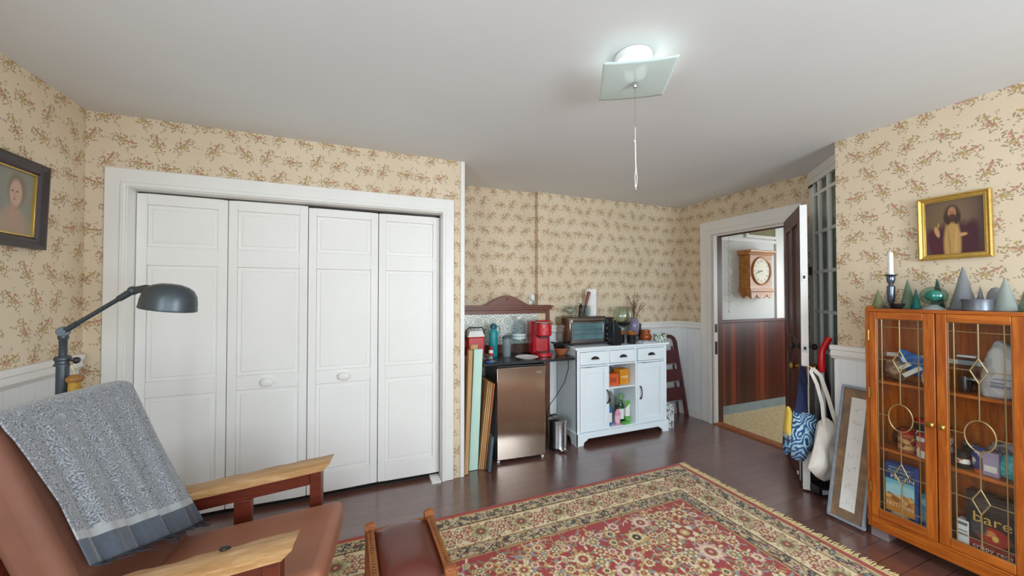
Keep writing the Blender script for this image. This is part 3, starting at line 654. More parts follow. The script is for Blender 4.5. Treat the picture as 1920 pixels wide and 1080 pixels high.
# seat cushion rises to the front
b = MB(); b.add([(x, y, z) for z in (0, 1) for y in (-.243, .243) for x in (0, 1)], [(0, 2, 3, 1), (4, 5, 7, 6), (0, 1, 5, 4), (2, 6, 7, 3), (0, 4, 6, 2), (1, 3, 7, 5)])
b.v = [((-.30, .362)[int(x)], y, ((.33, .415)[int(z)] if x < .5 else (.345, .478)[int(z)])) for x, y, z in b.v]
b.build('seat_cushion', M['leather'], CH_R, bevel=.035, seg=4)
# reclining back
ba = math.atan2(.26, .66); BM = Matrix.Translation((-.215, 0, .40)) @ Matrix.Rotation(-ba, 4, 'Y')
b = MB(); b.M = BM; b.box(-.12, 0, -.26, .235, .0, .70); b.build('back_cushion', M['backlea'], CH_R, bevel=.035, seg=4)
for y in (-.262, .222):
    b = MB(); b.M = BM; b.box(-.165, -.12, y, y+.04, -.08, .685); b.build('back_post', M['redwood'], CH_R, bevel=.003)
for k in range(4):
    b = MB(); b.M = BM; b.box(-.155, -.13, -.225, .225, .05+k*.18, .12+k*.18); b.build('back_slat', M['redwood'], CH_R, bevel=.003)
# shawl draped over the back
def paisley():
    g = G('paisley_shawl'); p = g.n.new('ShaderNodeUVMap').outputs[0]; u = g.sep(p)
    def V(s, z): return g.v('MULTIPLY', g.comb(u[0], u[1], z), (s, s, s))
    ds = g.n.new('ShaderNodeTexNoise'); g.link(ds.inputs['Vector'], V(1., 0.)); ds.inputs['Scale'].default_value = 30.; ds.inputs['Detail'].default_value = 2.
    q = g.v('ADD', g.comb(u[0], u[1], 0.), g.v('SCALE', g.v('SUBTRACT', ds.outputs['Color'], (.5, .5, .5)), scale=.045))
    d = g.vor(q, 13., .8, dim='2D'); d2 = g.vor(q, 55., 1., dim='2D')
    rings = g.f('SINE', g.f('MULTIPLY', d, 60.)); r2 = g.f('SINE', g.f('MULTIPLY', d2, 17.))
    m = g.step(g.f('ADD', g.f('MULTIPLY', rings, .55), g.f('MULTIPLY', r2, .75)), -.5, .5)
    w = g.noise(g.v('MULTIPLY', q, (700., 260., 1.)), 1., 2.)
    body = g.mix(m, L('#6c7076'), L('#adb0b4')); body = g.mix(g.f('MULTIPLY', g.step(w, .4, .62), .4), body, L('#4f5661'))
    end = g.mix(g.noise(g.v('MULTIPLY', q, (300., 30., 1.)), 1., 3.), L('#3c434f'), L('#5d6571'))
    stripe = L('#a4a6a8'); v = u[1]
    c = g.mix(g.f('GREATER_THAN', v, .0), end, body)   # v counts metres up from the stripe
    c = g.mix(g.f('MULTIPLY', g.f('GREATER_THAN', v, -.001), g.f('LESS_THAN', v, .026)), c, stripe)
    g.bump(g.f('ADD', m, w), .15, .001)
    return g.out(c, .85, Sheen_Weight=.3)
SHW = thing('shawl', 'grey paisley shawl with a pale stripe draped over the armchair back', 'shawl', CH_R.location, R(-6))
SM = paisley()
def shawl_pt(u, v):
    """u across (near to far), v down the front from the rear hem; returns local point and metres above the stripe"""
    y = -.262+.505*u
    hang = .705-.15*(1-u)**1.2                       # length down the front face
    rear = .35
    s = -rear+v*(rear+hang)
    fold = .011*math.sin(u*23+v*2.5)*min(1, max(0, s/.35))+.005*math.sin(u*51+v*5)*max(0, min(1, s/.25))
    t = .025+fold+.012*max(0, s)/.5
    topz = .70+.016
    if s < -.07: loc = (-.188, topz-.03+(s+.07))
    elif s < .07:
        a = (s+.07)/.14*PI; loc = (-.078-math.cos(a)*.11, topz-.03+math.sin(a)*.045)
    else: loc = (.032+(t-.025)*min(1, (s-.07)/.06), topz-.03-(s-.07))
    y += (.03*(s/.5)*(u-.35) if s > 0 else 0)*(0 if u > .6 else 1)+.03*(1-u)*max(0, min(1, (s-.1)/.25))
    p = BM @ Vector((loc[0], y, loc[1]+.022*(1-u)))
    return p, hang-.085-s, s
NU, NV = 90, 110; b = MB(); uv = []
for j in range(NV+1):
    for i in range(NU+1):
        p, m, s = shawl_pt(i/NU, j/NV); b.v.append(tuple(p)); uv.append((i/NU*.55, m))
for j in range(NV):
    for i in range(NU): b.f.append((j*(NU+1)+i, (j+1)*(NU+1)+i, (j+1)*(NU+1)+i+1, j*(NU+1)+i+1)); b.i.append(0)
o = b.build('cloth', SM, SHW, weld=False, solid=.004)
l = o.data.uv_layers.new(name='UVMap')
for lp in o.data.loops: l.data[lp.index].uv = uv[lp.vertex_index]
b = MB(); rn = random.Random(2)
for k in range(64):
    p, m, s = shawl_pt((k+.5)/64, 1.); q = p+BM.to_3x3() @ Vector((.014, rn.uniform(-.008, .008), -rn.uniform(.008, .016)))
    b.tube([p, (p+q)/2, q], .0022, 5)
    if rn.random() < .22: 
        q2 = q+Vector((rn.uniform(.01, .05), rn.uniform(-.02, .02), -.004)); b.tube([q, q2], .002, 4)
o = b.build('fringe', mat('shawl_fringe', '#2f343d', .9), SHW, weld=False); o['kind'] = 'stuff'

# ---------------------------------------------------------------- leather footstool
ST = thing('footstool', 'low footstool with a brown leather top and carved wood rails on the rug', 'footstool', (.187, 1.64, .0098), R(2))
for sx in (-1, 1):
    x = sx*.135
    MB().box(x-.016, x+.016, -.21, .21, .25, .335).build('side_rail', M['rust'], ST, bevel=.004)
    for sy in (-1, 1):
        b = MB().box(x-.02, x+.02, sy*.205-.02, sy*.205+.02, 0, .345); b.lathe([(.021, -.0), (.021, .008), (.012, .012)], (x, sy*.205, .345), 10)
        o = b.build('leg', M['rust'], ST, bevel=.004)
        q = MB(); q.M = Matrix.Translation((x-.023, sy*.205, .336)) @ Matrix.Rotation(PI/2, 4, 'Y'); q.lathe([(.016, 0), (.018, .006), (.018, .04), (.016, .046)], n=16); q.build('scroll', M['rust'], o)
    b = MB()
    for k in range(22):
        b.ball((x, -.18+.36*k/21, .337), .0045, n=8, m=5)
    o = b.build('nail_trim', M['brassdk'], ST); o['kind'] = 'stuff'
for sy in (-1, 1): MB().box(-.12, .12, sy*.205-.012, sy*.205+.012, .24, .32).build('end_rail', M['rust'], ST, bevel=.003)
def dome(u, v):
    a, c = abs(2*u-1), abs(2*v-1)
    return ((2*u-1)*.118, (2*v-1)*.195, .318+.05*(1-a**3)*(1-c**6))
MB().grid(dome, 24, 30).box(-.118, .118, -.195, .195, .26, .319).build('leather_top', M['leatherdk'], ST, weld=False)

# ---------------------------------------------------------------- floor lamp
LP = thing('floor_lamp', 'dark metal pharmacy floor lamp standing behind the armchair', 'lamp', (-1.116, 2.08, 0))
m = M['lampm']
MB().lathe([(.125, 0), (.13, .006), (.125, .018), (.05, .03), (.022, .05)], n=32).build('base', m, LP)
MB().lathe([(.019, .04), (.019, 1.135)], n=18).lathe([(.026, 1.13), (.026, 1.136), (.022, 1.14), (.022, 1.15), (.026, 1.155), (.026, 1.162), (.02, 1.17)], n=18).build('pole', m, LP)
pl = MB().lathe([(.0125, 1.15), (.0125, 1.235), (.016, 1.24), (.016, 1.25), (.011, 1.258)], n=16).build('upper_tube', m, LP)
b = MB(); b.M = Matrix.Translation((0, 0, 1.268)) @ Matrix.Rotation(R(90), 4, 'X') @ Matrix.Rotation(R(22), 4, 'Y')
b.lathe([(.018, -.014), (.02, -.01), (.02, .01), (.018, .014)], n=20); b.lathe([(.008, -.02), (.008, .02)], n=12); b.build('joint', m, LP)
b = MB(); b.M = Matrix.Translation((.022, -.008, 1.15)) @ Matrix.Rotation(R(90), 4, 'Y'); b.lathe([(.004, -.005), (.004, .014), (.012, .016), (.014, .022), (.011, .03), (0, .031)], n=14); b.build('knob', M['iron'], LP)
J = Vector((0, 0, 1.268)); A = Vector((.262, -.112, 1.434))
MB().tube([J+(A-J)*.03, J+(A-J)*.2, J+(A-J)*.201, J+(A-J)*.8, J+(A-J)*.801, A], [.011, .011, .0085, .0085, .012, .014], 14).build('arm', m, LP)
hd = Vector((.4, -.17, 1.4)); dr = Vector((.92, -.38, -.02)).normalized()
b = MB(); b.ball(A, .018, n=14); b.tube([A, A+(hd-A)*.35+Vector((0, 0, .02)), A+(hd-A)*.62+Vector((0, 0, .016))], [.014, .016, .024], 14); b.build('swivel', m, LP)
T = Matrix.Translation(hd) @ Matrix.Rotation(math.atan2(-.38, .92), 4, 'Z') @ Matrix.Rotation(R(8), 4, 'Y')
b = MB(); b.M = T
prof = [(1., -.042), (1.012, -.046), (1.02, -.042), (1.0, -.034), (.985, -.01), (.93, .018), (.80, .042), (.60, .056), (.35, .064), (.0, .067)]
b.lathe([(r*.09, z*.92) for r, z in prof], n=40, sx=1.06, sy=.92)
sh = b.build('lamp_shade', m, LP, solid=.0015)
b = MB(); b.M = T; b.ball((-.02, 0, -.0), .028, .024, .024); b.tube([(-.075, 0, .01), (-.03, 0, .0)], .016, 12); b.build('bulb', M['whitep'], LP)
b = MB(); b.M = T; b.tube([(-.105, 0, -.012), (-.115, 0, -.03), (-.118, 0, -.038)], .004, 8).ball((-.118, 0, -.042), .007); b.build('switch', M['iron'], LP)
AC = thing('acorn_pendant', 'woven acorn shaped hanging with a gold tassel hung from the lamp knob', 'ornament', (-1.072, 2.064, 1.073))
MB().tube([(-.02, .008, .077), (-.008, .002, .05), (0, 0, .02)], .0012, 5).build('cord', M['gold'], AC)
MB().lathe([(0, .022), (.012, .02), (.024, .01), (.026, 0), (.022, -.008), (.016, -.01)], n=20).build('cap', mat('woven_brown', '#a3713a', .8, var=.4, scale=160), AC)
b = MB(); b.lathe([(.016, -.008), (.018, -.03), (.018, -.075), (.006, -.077)], n=24); b.build('tassel', mat('gold_thread', '#c99a3a', .7, var=.2, scale=200), AC)

# ---------------------------------------------------------------- pictures
def frame_on(name, label, cat, o, u, v, w, h, fw, fd, fm, art, inner=None, tilt=None):
    """framed picture: o lower corner, u right, v up; n towards the room"""
    u, v = Vector(u).normalized(), Vector(v).normalized(); n = u.cross(v)
    t = thing(name, label, cat, o)
    B = Matrix(((u.x, v.x, n.x, 0), (u.y, v.y, n.y, 0), (u.z, v.z, n.z, 0), (0, 0, 0, 1)))
    b = MB(); b.M = B
    prof = [(0, 0), (0, fd), (fw*.25, fd*1.15), (fw*.6, fd*.8), (fw*.8, fd*.85), (fw, fd*.45), (fw, 0)]
    cs = [((0, 0), (1, 1)), ((w, 0), (-1, 1)), ((w, h), (-1, -1)), ((0, h), (1, -1))]; k = len(prof); vs = []
    for (cx, cy), (sx, sy) in cs: vs += [(cx+sx*a, cy+sy*a, z) for a, z in prof]
    fs = []
    for c in range(4):
        for j in range(k): a, d = c*k+j, c*k+(j+1) % k; e, f = ((c+1) % 4)*k+j, ((c+1) % 4)*k+(j+1) % k; fs.append((a, d, f, e))
    b.add(vs, [list(reversed(f)) for f in fs]); b.build('frame', fm, t, ang=25)
    if inner:
        b = MB(); b.M = B; iw = inner[1]; q = fw-.002
        for a in ((q, w-q, q, q+iw), (q, w-q, h-q-iw, h-q), (q, q+iw, q+iw, h-q-iw), (w-q-iw, w-q, q+iw, h-q-iw)): b.box(*a, .004, fd*.55)
        b.build('inner_trim', inner[0], t, bevel=.001)
    art(B, t, fw, w, h); 
    b = MB(); b.M = B; b.box(.004, w-.004, .004, h-.004, .0005, .0035); b.build('backing', M['cardboard'], t)
    return t
pic = vcol('painted_picture', .38)
def robed_man(B, t, fw, w, h):
    P = Paint(w-2*fw, h-2*fw, .002, '#59443f'); W, H = w-2*fw, h-2*fw
    P.ell(W*.5, H*.75, W*.34, H*.32, 0, '#7d6549', 1.6, .8); P.ell(W*.2, H*.6, W*.2, H*.3, 0, '#6f5a3a', 1.5, .7)
    P.ell(W*.5, H*.1, W*.42, H*.5, 0, '#43222c', .3); P.ell(W*.2, H*.16, W*.13, H*.34, .25, '#4b1f2a', .35); P.ell(W*.74, H*.2, W*.14, H*.4, -.15, '#452129', .35)
    P.ell(W*.47, H*.2, W*.145, H*.46, 0, '#b08a50', .3); P.ell(W*.42, H*.2, W*.02, H*.36, .05, '#96723f', .6, .7); P.ell(W*.53, H*.2, W*.018, H*.36, -.05, '#c79f60', .6, .6)
    P.ell(W*.475, H*.735, W*.13, H*.16, 0, '#3c2a20', .4); P.ell(W*.385, H*.64, W*.05, H*.1, .2, '#3c2a20', .4); P.ell(W*.565, H*.64, W*.05, H*.1, -.2, '#3c2a20', .4); P.ell(W*.475, H*.76, W*.07, H*.105, 0, '#a87650', .3); P.ell(W*.475, H*.685, W*.06, H*.055, 0, '#4a3224', .4)
    for sx in (-1, 1): P.ell(W*.475+sx*W*.027, H*.775, W*.013, H*.008, 0, '#3a261c', .5)
    P.ell(W*.475, H*.745, W*.008, H*.03, 0, '#8c5f40', .6)
    P.ell(W*.21, H*.43, W*.04, H*.1, .2, '#b98a5c', .4); P.ell(W*.235, H*.55, W*.012, H*.05, -.2, '#b98a5c', .5); P.ell(W*.63, H*.345, W*.09, H*.032, .15, '#b98a5c', .4)
    P.build('picture', pic, B @ Vector((fw, fw, .006)), B.to_3x3() @ Vector((1, 0, 0)), B.to_3x3() @ Vector((0, 1, 0)), t)
tp = R(1.0)
frame_on('framed_picture', 'gold framed picture of a robed bearded man above the oak bookcase', 'picture', (2.997, 1.09, 1.61), (0, -1, .01), (0, .01, 1), .272, .352, .026, .022, M['gold'], robed_man, (M['goldlt'], .005))
def woman(B, t, fw, w, h):
    W, H = w-2*fw, h-2*fw; P = Paint(W, H, .003, '#7f7f74')
    P.ell(W*.5, H*.75, W*.4, H*.5, 0, '#8f8c7e', 1.4, .6); P.ell(W*.47, H*.12, W*.4, H*.3, 0, '#a58a74', .4); P.ell(W*.5, H*.4, W*.1, H*.2, 0, '#b08a72', .4)
    P.ell(W*.55, H*.68, W*.24, H*.27, 0, '#7c6a55', .35); P.ell(W*.53, H*.63, W*.16, H*.21, 0, '#bd9a82', .3)
    for sx in (-1, 1): P.ell(W*.5+sx*W*.06, H*.66, W*.03, H*.014, 0, '#5c4a40', .5)
    P.ell(W*.5, H*.54, W*.04, H*.014, 0, '#a5685a', .5); P.ell(W*.5, H*.6, W*.012, H*.05, 0, '#a98470', .6)
    P.build('picture', pic, B @ Vector((fw, fw, .006)), B.to_3x3() @ Vector((1, 0, 0)), B.to_3x3() @ Vector((0, 1, 0)), t)
frame_on('framed_portrait', 'dark framed portrait of a woman on the left papered wall', 'picture', (XL+.003, 2.20, 1.632), (0, 1, 0), (.03, 0, 1), .31, .40, .055, .03, M['frame'], woman, (M['goldlt'], .006))
# ---------------------------------------------------------------- kitchen corner: washstand, small refrigerator, boards
from mathutils import noise as MN
def lump(b, c, rx, ry, rz, seed, amp=.25, fr=9., n=28, m=18, pw=1., flat=True):
    """a soft irregular bag shape resting on its base"""
    sv = Vector((seed*3.1, seed*1.7, seed*.9))
    def fn(u, v):
        a = 2*PI*u; t = -PI/2+PI*v
        p = Vector((math.copysign(abs(math.cos(t))**pw, 1)*math.cos(a)*rx, abs(math.cos(t))**pw*math.sin(a)*ry, math.sin(t)*rz))
        k = 1+amp*MN.noise(p*fr+sv)+amp*.5*MN.noise(p*fr*2.7+sv)
        p = p*k
        if flat: p.z = max(p.z, -rz*.92)
        return (c[0]+p.x, c[1]+p.y, c[2]+p.z)
    return b.grid(fn, n, m)

WS = thing('washstand', 'wooden washstand with a tiled splashback, arched crest and black top', 'washstand', (1.32, 3.15, 0))
wx = lambda x: x-1.32
wy = lambda y: y-3.15
MB().prism([(wx(.93), wy(2.905)), (wx(1.80), wy(2.90)), (wx(1.835), wy(2.99)), (wx(1.835), wy(3.395)), (wx(.79), wy(3.395)), (wx(.79), wy(3.12)), (wx(.93), wy(3.12))], 2, .822, .845).build('tabletop', mat('black_stone', '#26282b', .2, var=.3, scale=30), WS, bevel=.004)
for x in (.80, 1.738):
    MB().box(wx(x), wx(x+.045), wy(3.35), wy(3.392), 0.0, .822).build('back_leg', M['maho'], WS, bevel=.003)
    MB().box(wx(x), wx(x+.045), wy(3.355), wy(3.39), .845, 1.262).build('splashback_post', M['maho'], WS, bevel=.003)
MB().box(wx(.845), wx(1.738), wy(3.362), wy(3.388), 1.225, 1.262).box(wx(.845), wx(1.738), wy(3.362), wy(3.388), .845, .93).build('splashback_rail', M['maho'], WS, bevel=.002)
MB().box(wx(.845), wx(1.738), wy(3.372), wy(3.386), .93, 1.226).build('tile_panel', M['tiles'], WS)
b = MB(); arch = [(wx(.775), 1.262), (wx(1.81), 1.262), (wx(1.81), 1.285), (wx(1.775), 1.3), (wx(1.60), 1.302)]
for k in range(25):
    a = k/24; x = 1.60-(.56)*a; arch.append((wx(x), 1.302+.103*(.5-.5*math.cos(2*PI*a))**.85))
arch += [(wx(.81), 1.3), (wx(.775), 1.285)]
b.prism(arch, 1, wy(3.356), wy(3.388)); b.build('crest', M['maho'], WS, bevel=.004)
b = MB(); b.prism([(wx(.765), 1.288), (wx(1.82), 1.288), (wx(1.82), 1.3), (wx(1.775), 1.31), (wx(.81), 1.31), (wx(.765), 1.3)], 1, wy(3.335), wy(3.39)); b.build('cornice', M['maho'], WS, bevel=.003)
b = MB(); b.M = Matrix.Translation((wx(1.32), wy(3.356), 1.37)) @ Matrix.Rotation(PI/2, 4, 'X'); b.lathe([(.014, 0), (.012, .005), (.005, .008), (0, .009)], n=14); b.build('rosette', M['maho'], WS)

FR = thing('refrigerator', 'small black refrigerator with a stainless door under the washstand top', 'refrigerator', (1.28, 2.917, 0), R(-5))
MB().box(-.222, .222, .045, .43, .015, .815).build('body', M['black'], FR, bevel=.006)
MB().box(-.222, .222, 0, .042, .02, .798).build('door', M['steeldk'], FR, bevel=.008)
MB().box(-.222, .222, .006, .044, .798, .812).build('door_top_edge', M['black'], FR, bevel=.003)
MB().box(.135, .185, -.002, 0, .732, .752).build('badge', M['chrome'], FR, bevel=.001)
for x in (-.2, .2):
    MB().lathe([(.014, 0), (.014, .02)], (x, .03, 0), 12).build('foot', M['whitep'], FR)

def board(name, label, x0, x1, y0, y1, h, lean, m, leany=0., g=None, thick_lines=False):
    """upright board leaning sideways by lean over its height"""
    t = MB(); cx, cy = (x0+x1)/2, (y0+y1)/2
    t.add([(x-cx+lean*k, y-cy+leany*k, .003+h*k) for k in (0, 1) for y in (y0, y1) for x in (x0, x1)], [(0, 2, 3, 1), (4, 5, 7, 6), (0, 1, 5, 4), (2, 6, 7, 3), (0, 4, 6, 2), (1, 3, 7, 5)])
    o = t.build(name, m, None, bevel=.002); o.location = (cx, cy, 0); return tag(o, label, 'board', g)
board('wooden_plank', 'bare pine plank against the corner strip, leftmost of the leaning boards', .758, .79, 2.845, 2.9, .97, .035, M['pine'])
board('wooden_plank', 'tallest bare pine plank standing behind the mint green board', .80, .862, 2.945, 2.975, 1.0, .035, M['pine'])
board('wooden_plank', 'thin pine plank edge between the corner strip and the mint board', .772, .782, 2.905, 3.1, .90, .03, M['pine'])
board('painted_board', 'mint green board leaning left of the refrigerator', .808, .882, 2.895, 2.92, .968, .042, M['mint'])
for k in range(4):
    board('picture_board', ['tan thin board, leftmost of four leaning on the refrigerator', 'tan thin board, second of four leaning on the refrigerator', 'tan thin board, third of four leaning on the refrigerator', 'orange brown board nearest the refrigerator side'][k],
          .888+k*.0135, .899+k*.0135+(.004 if k == 3 else 0), 2.89-k*.006, 3.25, .70-.006*k, .078, M['pine'] if k < 3 else M['rust'], g=None)
board('slate_board', 'small slate blue board beside the foot of the refrigerator', .948, .968, 2.82, 3.0, .27, .028, M['slate'])

# things on the washstand top
ZT = .8456
t = thing('cooler_box', 'small red cooler with a white lid and dark handle on the washstand', 'cooler', (.955, 3.24, ZT))
b = MB(); b.add([(x*(.078-.004*k), y*(.062-.004*k), .0+.19*k) for k in (0, 1) for y in (-1, 1) for x in (-1, 1)], [(0, 2, 3, 1), (4, 5, 7, 6), (0, 1, 5, 4), (2, 6, 7, 3), (0, 4, 6, 2), (1, 3, 7, 5)]); b.build('body', M['redp'], t, bevel=.01)
b = MB(); b.add([(x*(.08-.02*k), y*(.064-.012*k), .19+.055*k) for k in (0, 1) for y in (-1, 1) for x in (-1, 1)], [(0, 2, 3, 1), (4, 5, 7, 6), (0, 1, 5, 4), (2, 6, 7, 3), (0, 4, 6, 2), (1, 3, 7, 5)]); b.build('lid', M['whitep'], t, bevel=.006)
MB().tube([(-.084, 0, .17), (-.082, -.02, .25), (-.06, -.03, .272), (.06, -.03, .272), (.082, -.02, .25), (.084, 0, .17)], .006, 8).build('handle', M['iron'], t)
t = thing('water_bottle', 'tall teal water bottle with a dark screw cap on the washstand', 'bottle', (1.135, 3.24, ZT))
MB().lathe([(.036, 0), (.04, .006), (.04, .21), (.036, .235), (.024, .25), (.022, .258)], n=26).build('body', M['teal'], t)
MB().lathe([(.03, .255), (.031, .26), (.031, .285), (.028, .29), (.018, .292), (.018, .302), (.0, .304)], n=22).build('cap', M['tealdk'], t)
MB().tube([(.02, -.02, .282), (.05, -.02, .27), (.055, -.02, .225), (.042, -.02, .2)], .005, 8).build('carry_loop', M['teal'], t)
t = thing('small_bottle', 'little white bottle with a red cap beside the teal water bottle', 'bottle', (1.075, 3.135, ZT))
MB().lathe([(.02, 0), (.021, .004), (.021, .065), (.012, .08)], n=18).build('body', M['whitep'], t)
MB().lathe([(.014, .078), (.015, .08), (.015, .104), (.0, .106)], n=16).build('cap', M['red'], t)
MB().lathe([(.0215, .02), (.0215, .05)], n=18, caps=False).build('paper_label', M['redp'], t)
t = thing('tumbler', 'grey insulated tumbler with a dark lid on the washstand', 'tumbler', (1.248, 3.19, ZT))
MB().lathe([(.034, 0), (.036, .004), (.041, .16), (.041, .165)], n=24).build('body', mat('tumbler_grey', '#7d8a90', .4), t)
MB().lathe([(.043, .163), (.043, .178), (.036, .184), (.034, .190), (0, .191)], n=24).box(-.012, .012, -.03, -.008, .19, .2).build('lid', mat('lid_grey', '#4d575c', .4), t)
t = thing('water_jug', 'ribbed clear plastic water jug with a white label on the washstand', 'bottle', (1.402, 3.27, ZT))
pr = [(.066, 0), (.07, .006)]
for k in range(9): pr += [(.07, .012+k*.013), (.066, .018+k*.013)]
pr += [(.07, .14), (.068, .15), (.068, .2), (.07, .205)]
for k in range(4): pr += [(.07, .212+k*.012), (.067, .218+k*.012)]
pr += [(.06, .28), (.035, .315), (.022, .325), (.022, .34)]
MB().lathe(pr, n=32, caps=True).build('jug', M['bottle'], t)
MB().lathe([(.0695, .152), (.0695, .198)], n=32, caps=False).build('paper_label', mat('aqua_label', '#cfdcda', .5), t)
MB().lathe([(.0697, .168), (.0697, .18)], n=32, caps=False).build('label_band', mat('aqua_band', '#8fb0ad', .5), t)
MB().lathe([(.024, .336), (.025, .34), (.025, .356), (0, .357)], n=20).build('cap', M['whitep'], t)
t = thing('plate', 'white plate lying flat at the front of the washstand top', 'plate', (1.375, 3.02, ZT))
MB().lathe([(.06, 0), (.064, .003), (.1, .014), (.104, .016), (.1, .018), (.062, .007), (0, .006)], n=40).build('dish', M['whitep'], t)
# coffee maker
t = thing('coffee_maker', 'glossy red pod coffee maker with a chrome handle on the washstand', 'coffee maker', (1.585, 3.17, ZT), R(-8))
def rr(w, d, r, n=6):
    o = []
    for cx, cy, a0 in ((w-r, d-r, 0), (-w+r, d-r, 90), (-w+r, -d+r, 180), (w-r, -d+r, 270)):
        for k in range(n+1): a = R(a0+90*k/n); o.append((cx+r*math.cos(a), cy+r*math.sin(a)))
    return o
MB().prism([(x, y+.06) for x, y in rr(.088, .09, .04)], 2, .0, .315).build('water_body', M['red'], t, bevel=.012)
MB().prism([(x, y-.075) for x, y in rr(.072, .075, .05)], 2, .185, .33).build('brew_head', M['red'], t, bevel=.012)
MB().prism([(x, y-.075) for x, y in rr(.072, .075, .05)], 2, .0, .035).build('drip_base', M['red'], t, bevel=.004)
MB().prism([(x, y-.085) for x, y in rr(.056, .055, .04)], 2, .035, .041).build('drip_tray', M['black'], t)
MB().box(-.06, .06, -.04, -.02, .035, .19).build('brew_back', M['red'], t, bevel=.004)
MB().box(-.045, .045, -.125, -.06, .168, .187).build('spout', M['black'], t, bevel=.006)
b = MB(); pts = []
for k in range(19): a = R(190+160*k/18); pts.append((.08*math.cos(a), -.075+.085*math.sin(a), .31))
b.tube(pts, .009, 10); b.build('handle', M['chrome'], t)
MB().box(-.025, .025, -.152, -.148, .24, .262).build('control_panel', M['redp'], t, bevel=.003)
t = thing('terracotta_bowl', 'terracotta bowl at the right end of the washstand top', 'bowl', (1.765, 3.10, ZT))
MB().lathe([(.038, 0), (.042, .004), (.064, .052), (.068, .054), (.068, .062), (.06, .062), (.036, .008), (0, .006)], n=30).build('dish', M['terra'], t)
t = thing('frying_pan', 'small black pan resting across the terracotta bowl', 'pan', (1.765, 3.10, ZT+.066))
b = MB(); b.M = Matrix.Rotation(R(-14), 4, 'Y'); b.lathe([(.045, .0), (.05, .002), (.066, .03), (.068, .032), (.064, .032), (.046, .006), (0, .004)], n=28); b.build('pan_body', M['blackm'], t)
b = MB(); b.tube([(-.06, .01, .03), (-.09, .03, .05), (-.02, -.06, .045), (.06, -.07, .0)], .006, 8); b.build('handle', M['black'], t)
t = thing('plastic_bag', 'crumpled clear plastic bag on the washstand beside the boards', 'bag', (.985, 3.02, ZT))
lump(MB(), (0, 0, .031), .08, .06, .032, 4, .5, 22.).build('bag', thin_glass('film', '#e4e6ea', 2.2, .12), t)
t = thing('pliers', 'blue handled pliers lying at the front edge of the washstand', 'pliers', (1.03, 2.94, ZT+.0085), R(20))
MB().tube([(-.06, .012, 0), (-.02, .016, 0), (.01, .002, 0), (.035, 0, 0)], [.006, .007, .006, .003], 8).tube([(-.06, -.012, 0), (-.02, -.016, 0), (.01, -.002, 0)], [.006, .007, .005], 8).build('jaws', M['steel'], t)
MB().tube([(-.062, .012, 0), (-.022, .0165, 0)], .0075, 8).tube([(-.062, -.012, 0), (-.022, -.0165, 0)], .0075, 8).build('grips', M['lid'], t)
t = thing('plug_in_freshener', 'white plug in air freshener on the wallpaper beside the washstand crest', 'air freshener', (1.608, 3.428, 1.375))
MB().box(-.026, .026, -.006, 0, -.055, .05).build('plate', M['whitep'], t, bevel=.003)
b = MB(); b.M = Matrix.Translation((0, -.03, .01)); b.ball((0, 0, 0), .026, .026, .04, 18, 12); b.box(-.01, .01, 0, .026, -.02, .02); b.build('body', M['whitep'], t)
MB().tube([(.006, -.03, -.02), (.014, -.034, -.05), (.008, -.03, -.075), (.02, -.02, -.09)], .004, 7).build('cord', M['black'], t)
o = MB().tube([(1.80, 3.02, .815), (1.812, 3.04, .72), (1.80, 3.09, .58), (1.765, 3.17, .45), (1.72, 3.24, .33), (1.70, 3.3, .2), (1.72, 3.33, .01)], .0035, 8).build('power_cord', M['black']); tag(o, 'black power cord hanging behind the steel trash can', 'cord')
# trash can
t = thing('trash_can', 'round stainless pedal trash can between refrigerator and white cart', 'trash can', (1.692, 3.03, 0))
MB().lathe([(.083, .004), (.083, .245)], n=36).build('drum', M['steel'], t)
MB().lathe([(.086, 0), (.087, .004), (.087, .02), (.084, .024)], n=36).build('base_ring', M['black'], t)
MB().lathe([(.085, .245), (.088, .248), (.088, .262), (.08, .272), (.05, .284), (0, .29)], n=36).build('lid', M['steel'], t)
MB().box(-.03, .03, .07, .098, .235, .285).build('hinge', M['black'], t, bevel=.004)
b = MB(); b.box(-.035, .03, -.118, -.075, .012, .026); b.build('pedal', M['chrome'], t, bevel=.004)

# ---------------------------------------------------------------- white cart
CT = thing('kitchen_cart', 'white kitchen cart with three drawers, two doors and an open middle', 'cart', (2.412, 2.985, 0))
cx = lambda x: x-2.412
D = .37; w_ = M['cartw']
b = MB()
b.box(cx(1.87), cx(1.888), .0, D, .08, .893).box(cx(2.936), cx(2.954), 0, D, .08, .893).box(cx(1.888), cx(2.936), D-.012, D, .08, .893).box(cx(1.888), cx(2.936), .006, D-.012, .105, .123)
b.box(cx(2.222), cx(2.24), .006, D-.012, .123, .893).box(cx(2.56), cx(2.578), .006, D-.012, .123, .893)
b.box(cx(1.888), cx(2.936), 0.004, D-.012, .728, .742).box(cx(1.87), cx(1.9), -.004, 0.02, .11, .893).box(cx(2.924), cx(2.954), -.004, 0.02, .11, .893)
b.box(cx(1.888), cx(2.936), 0, .02, .872, .893)
b.build('carcass', w_, CT, bevel=.002)
MB().box(cx(2.24), cx(2.56), .012, D-.015, .494, .508).build('shelf', w_, CT, bevel=.002)
MB().box(cx(1.845), cx(2.98), -.022, D+.004, .893, .917).build('top', w_, CT, bevel=.006)
pf = [(cx(1.855), 0), (cx(1.935), 0), (cx(1.938), .022), (cx(1.95), .036), (cx(1.972), .045), (cx(1.985), .06), (cx(2.84), .06), (cx(2.853), .045), (cx(2.875), .036), (cx(2.887), .022), (cx(2.89), 0), (cx(2.97), 0), (cx(2.97), .118), (cx(1.855), .118)]
b = MB().prism(pf, 1, -.014, .006)
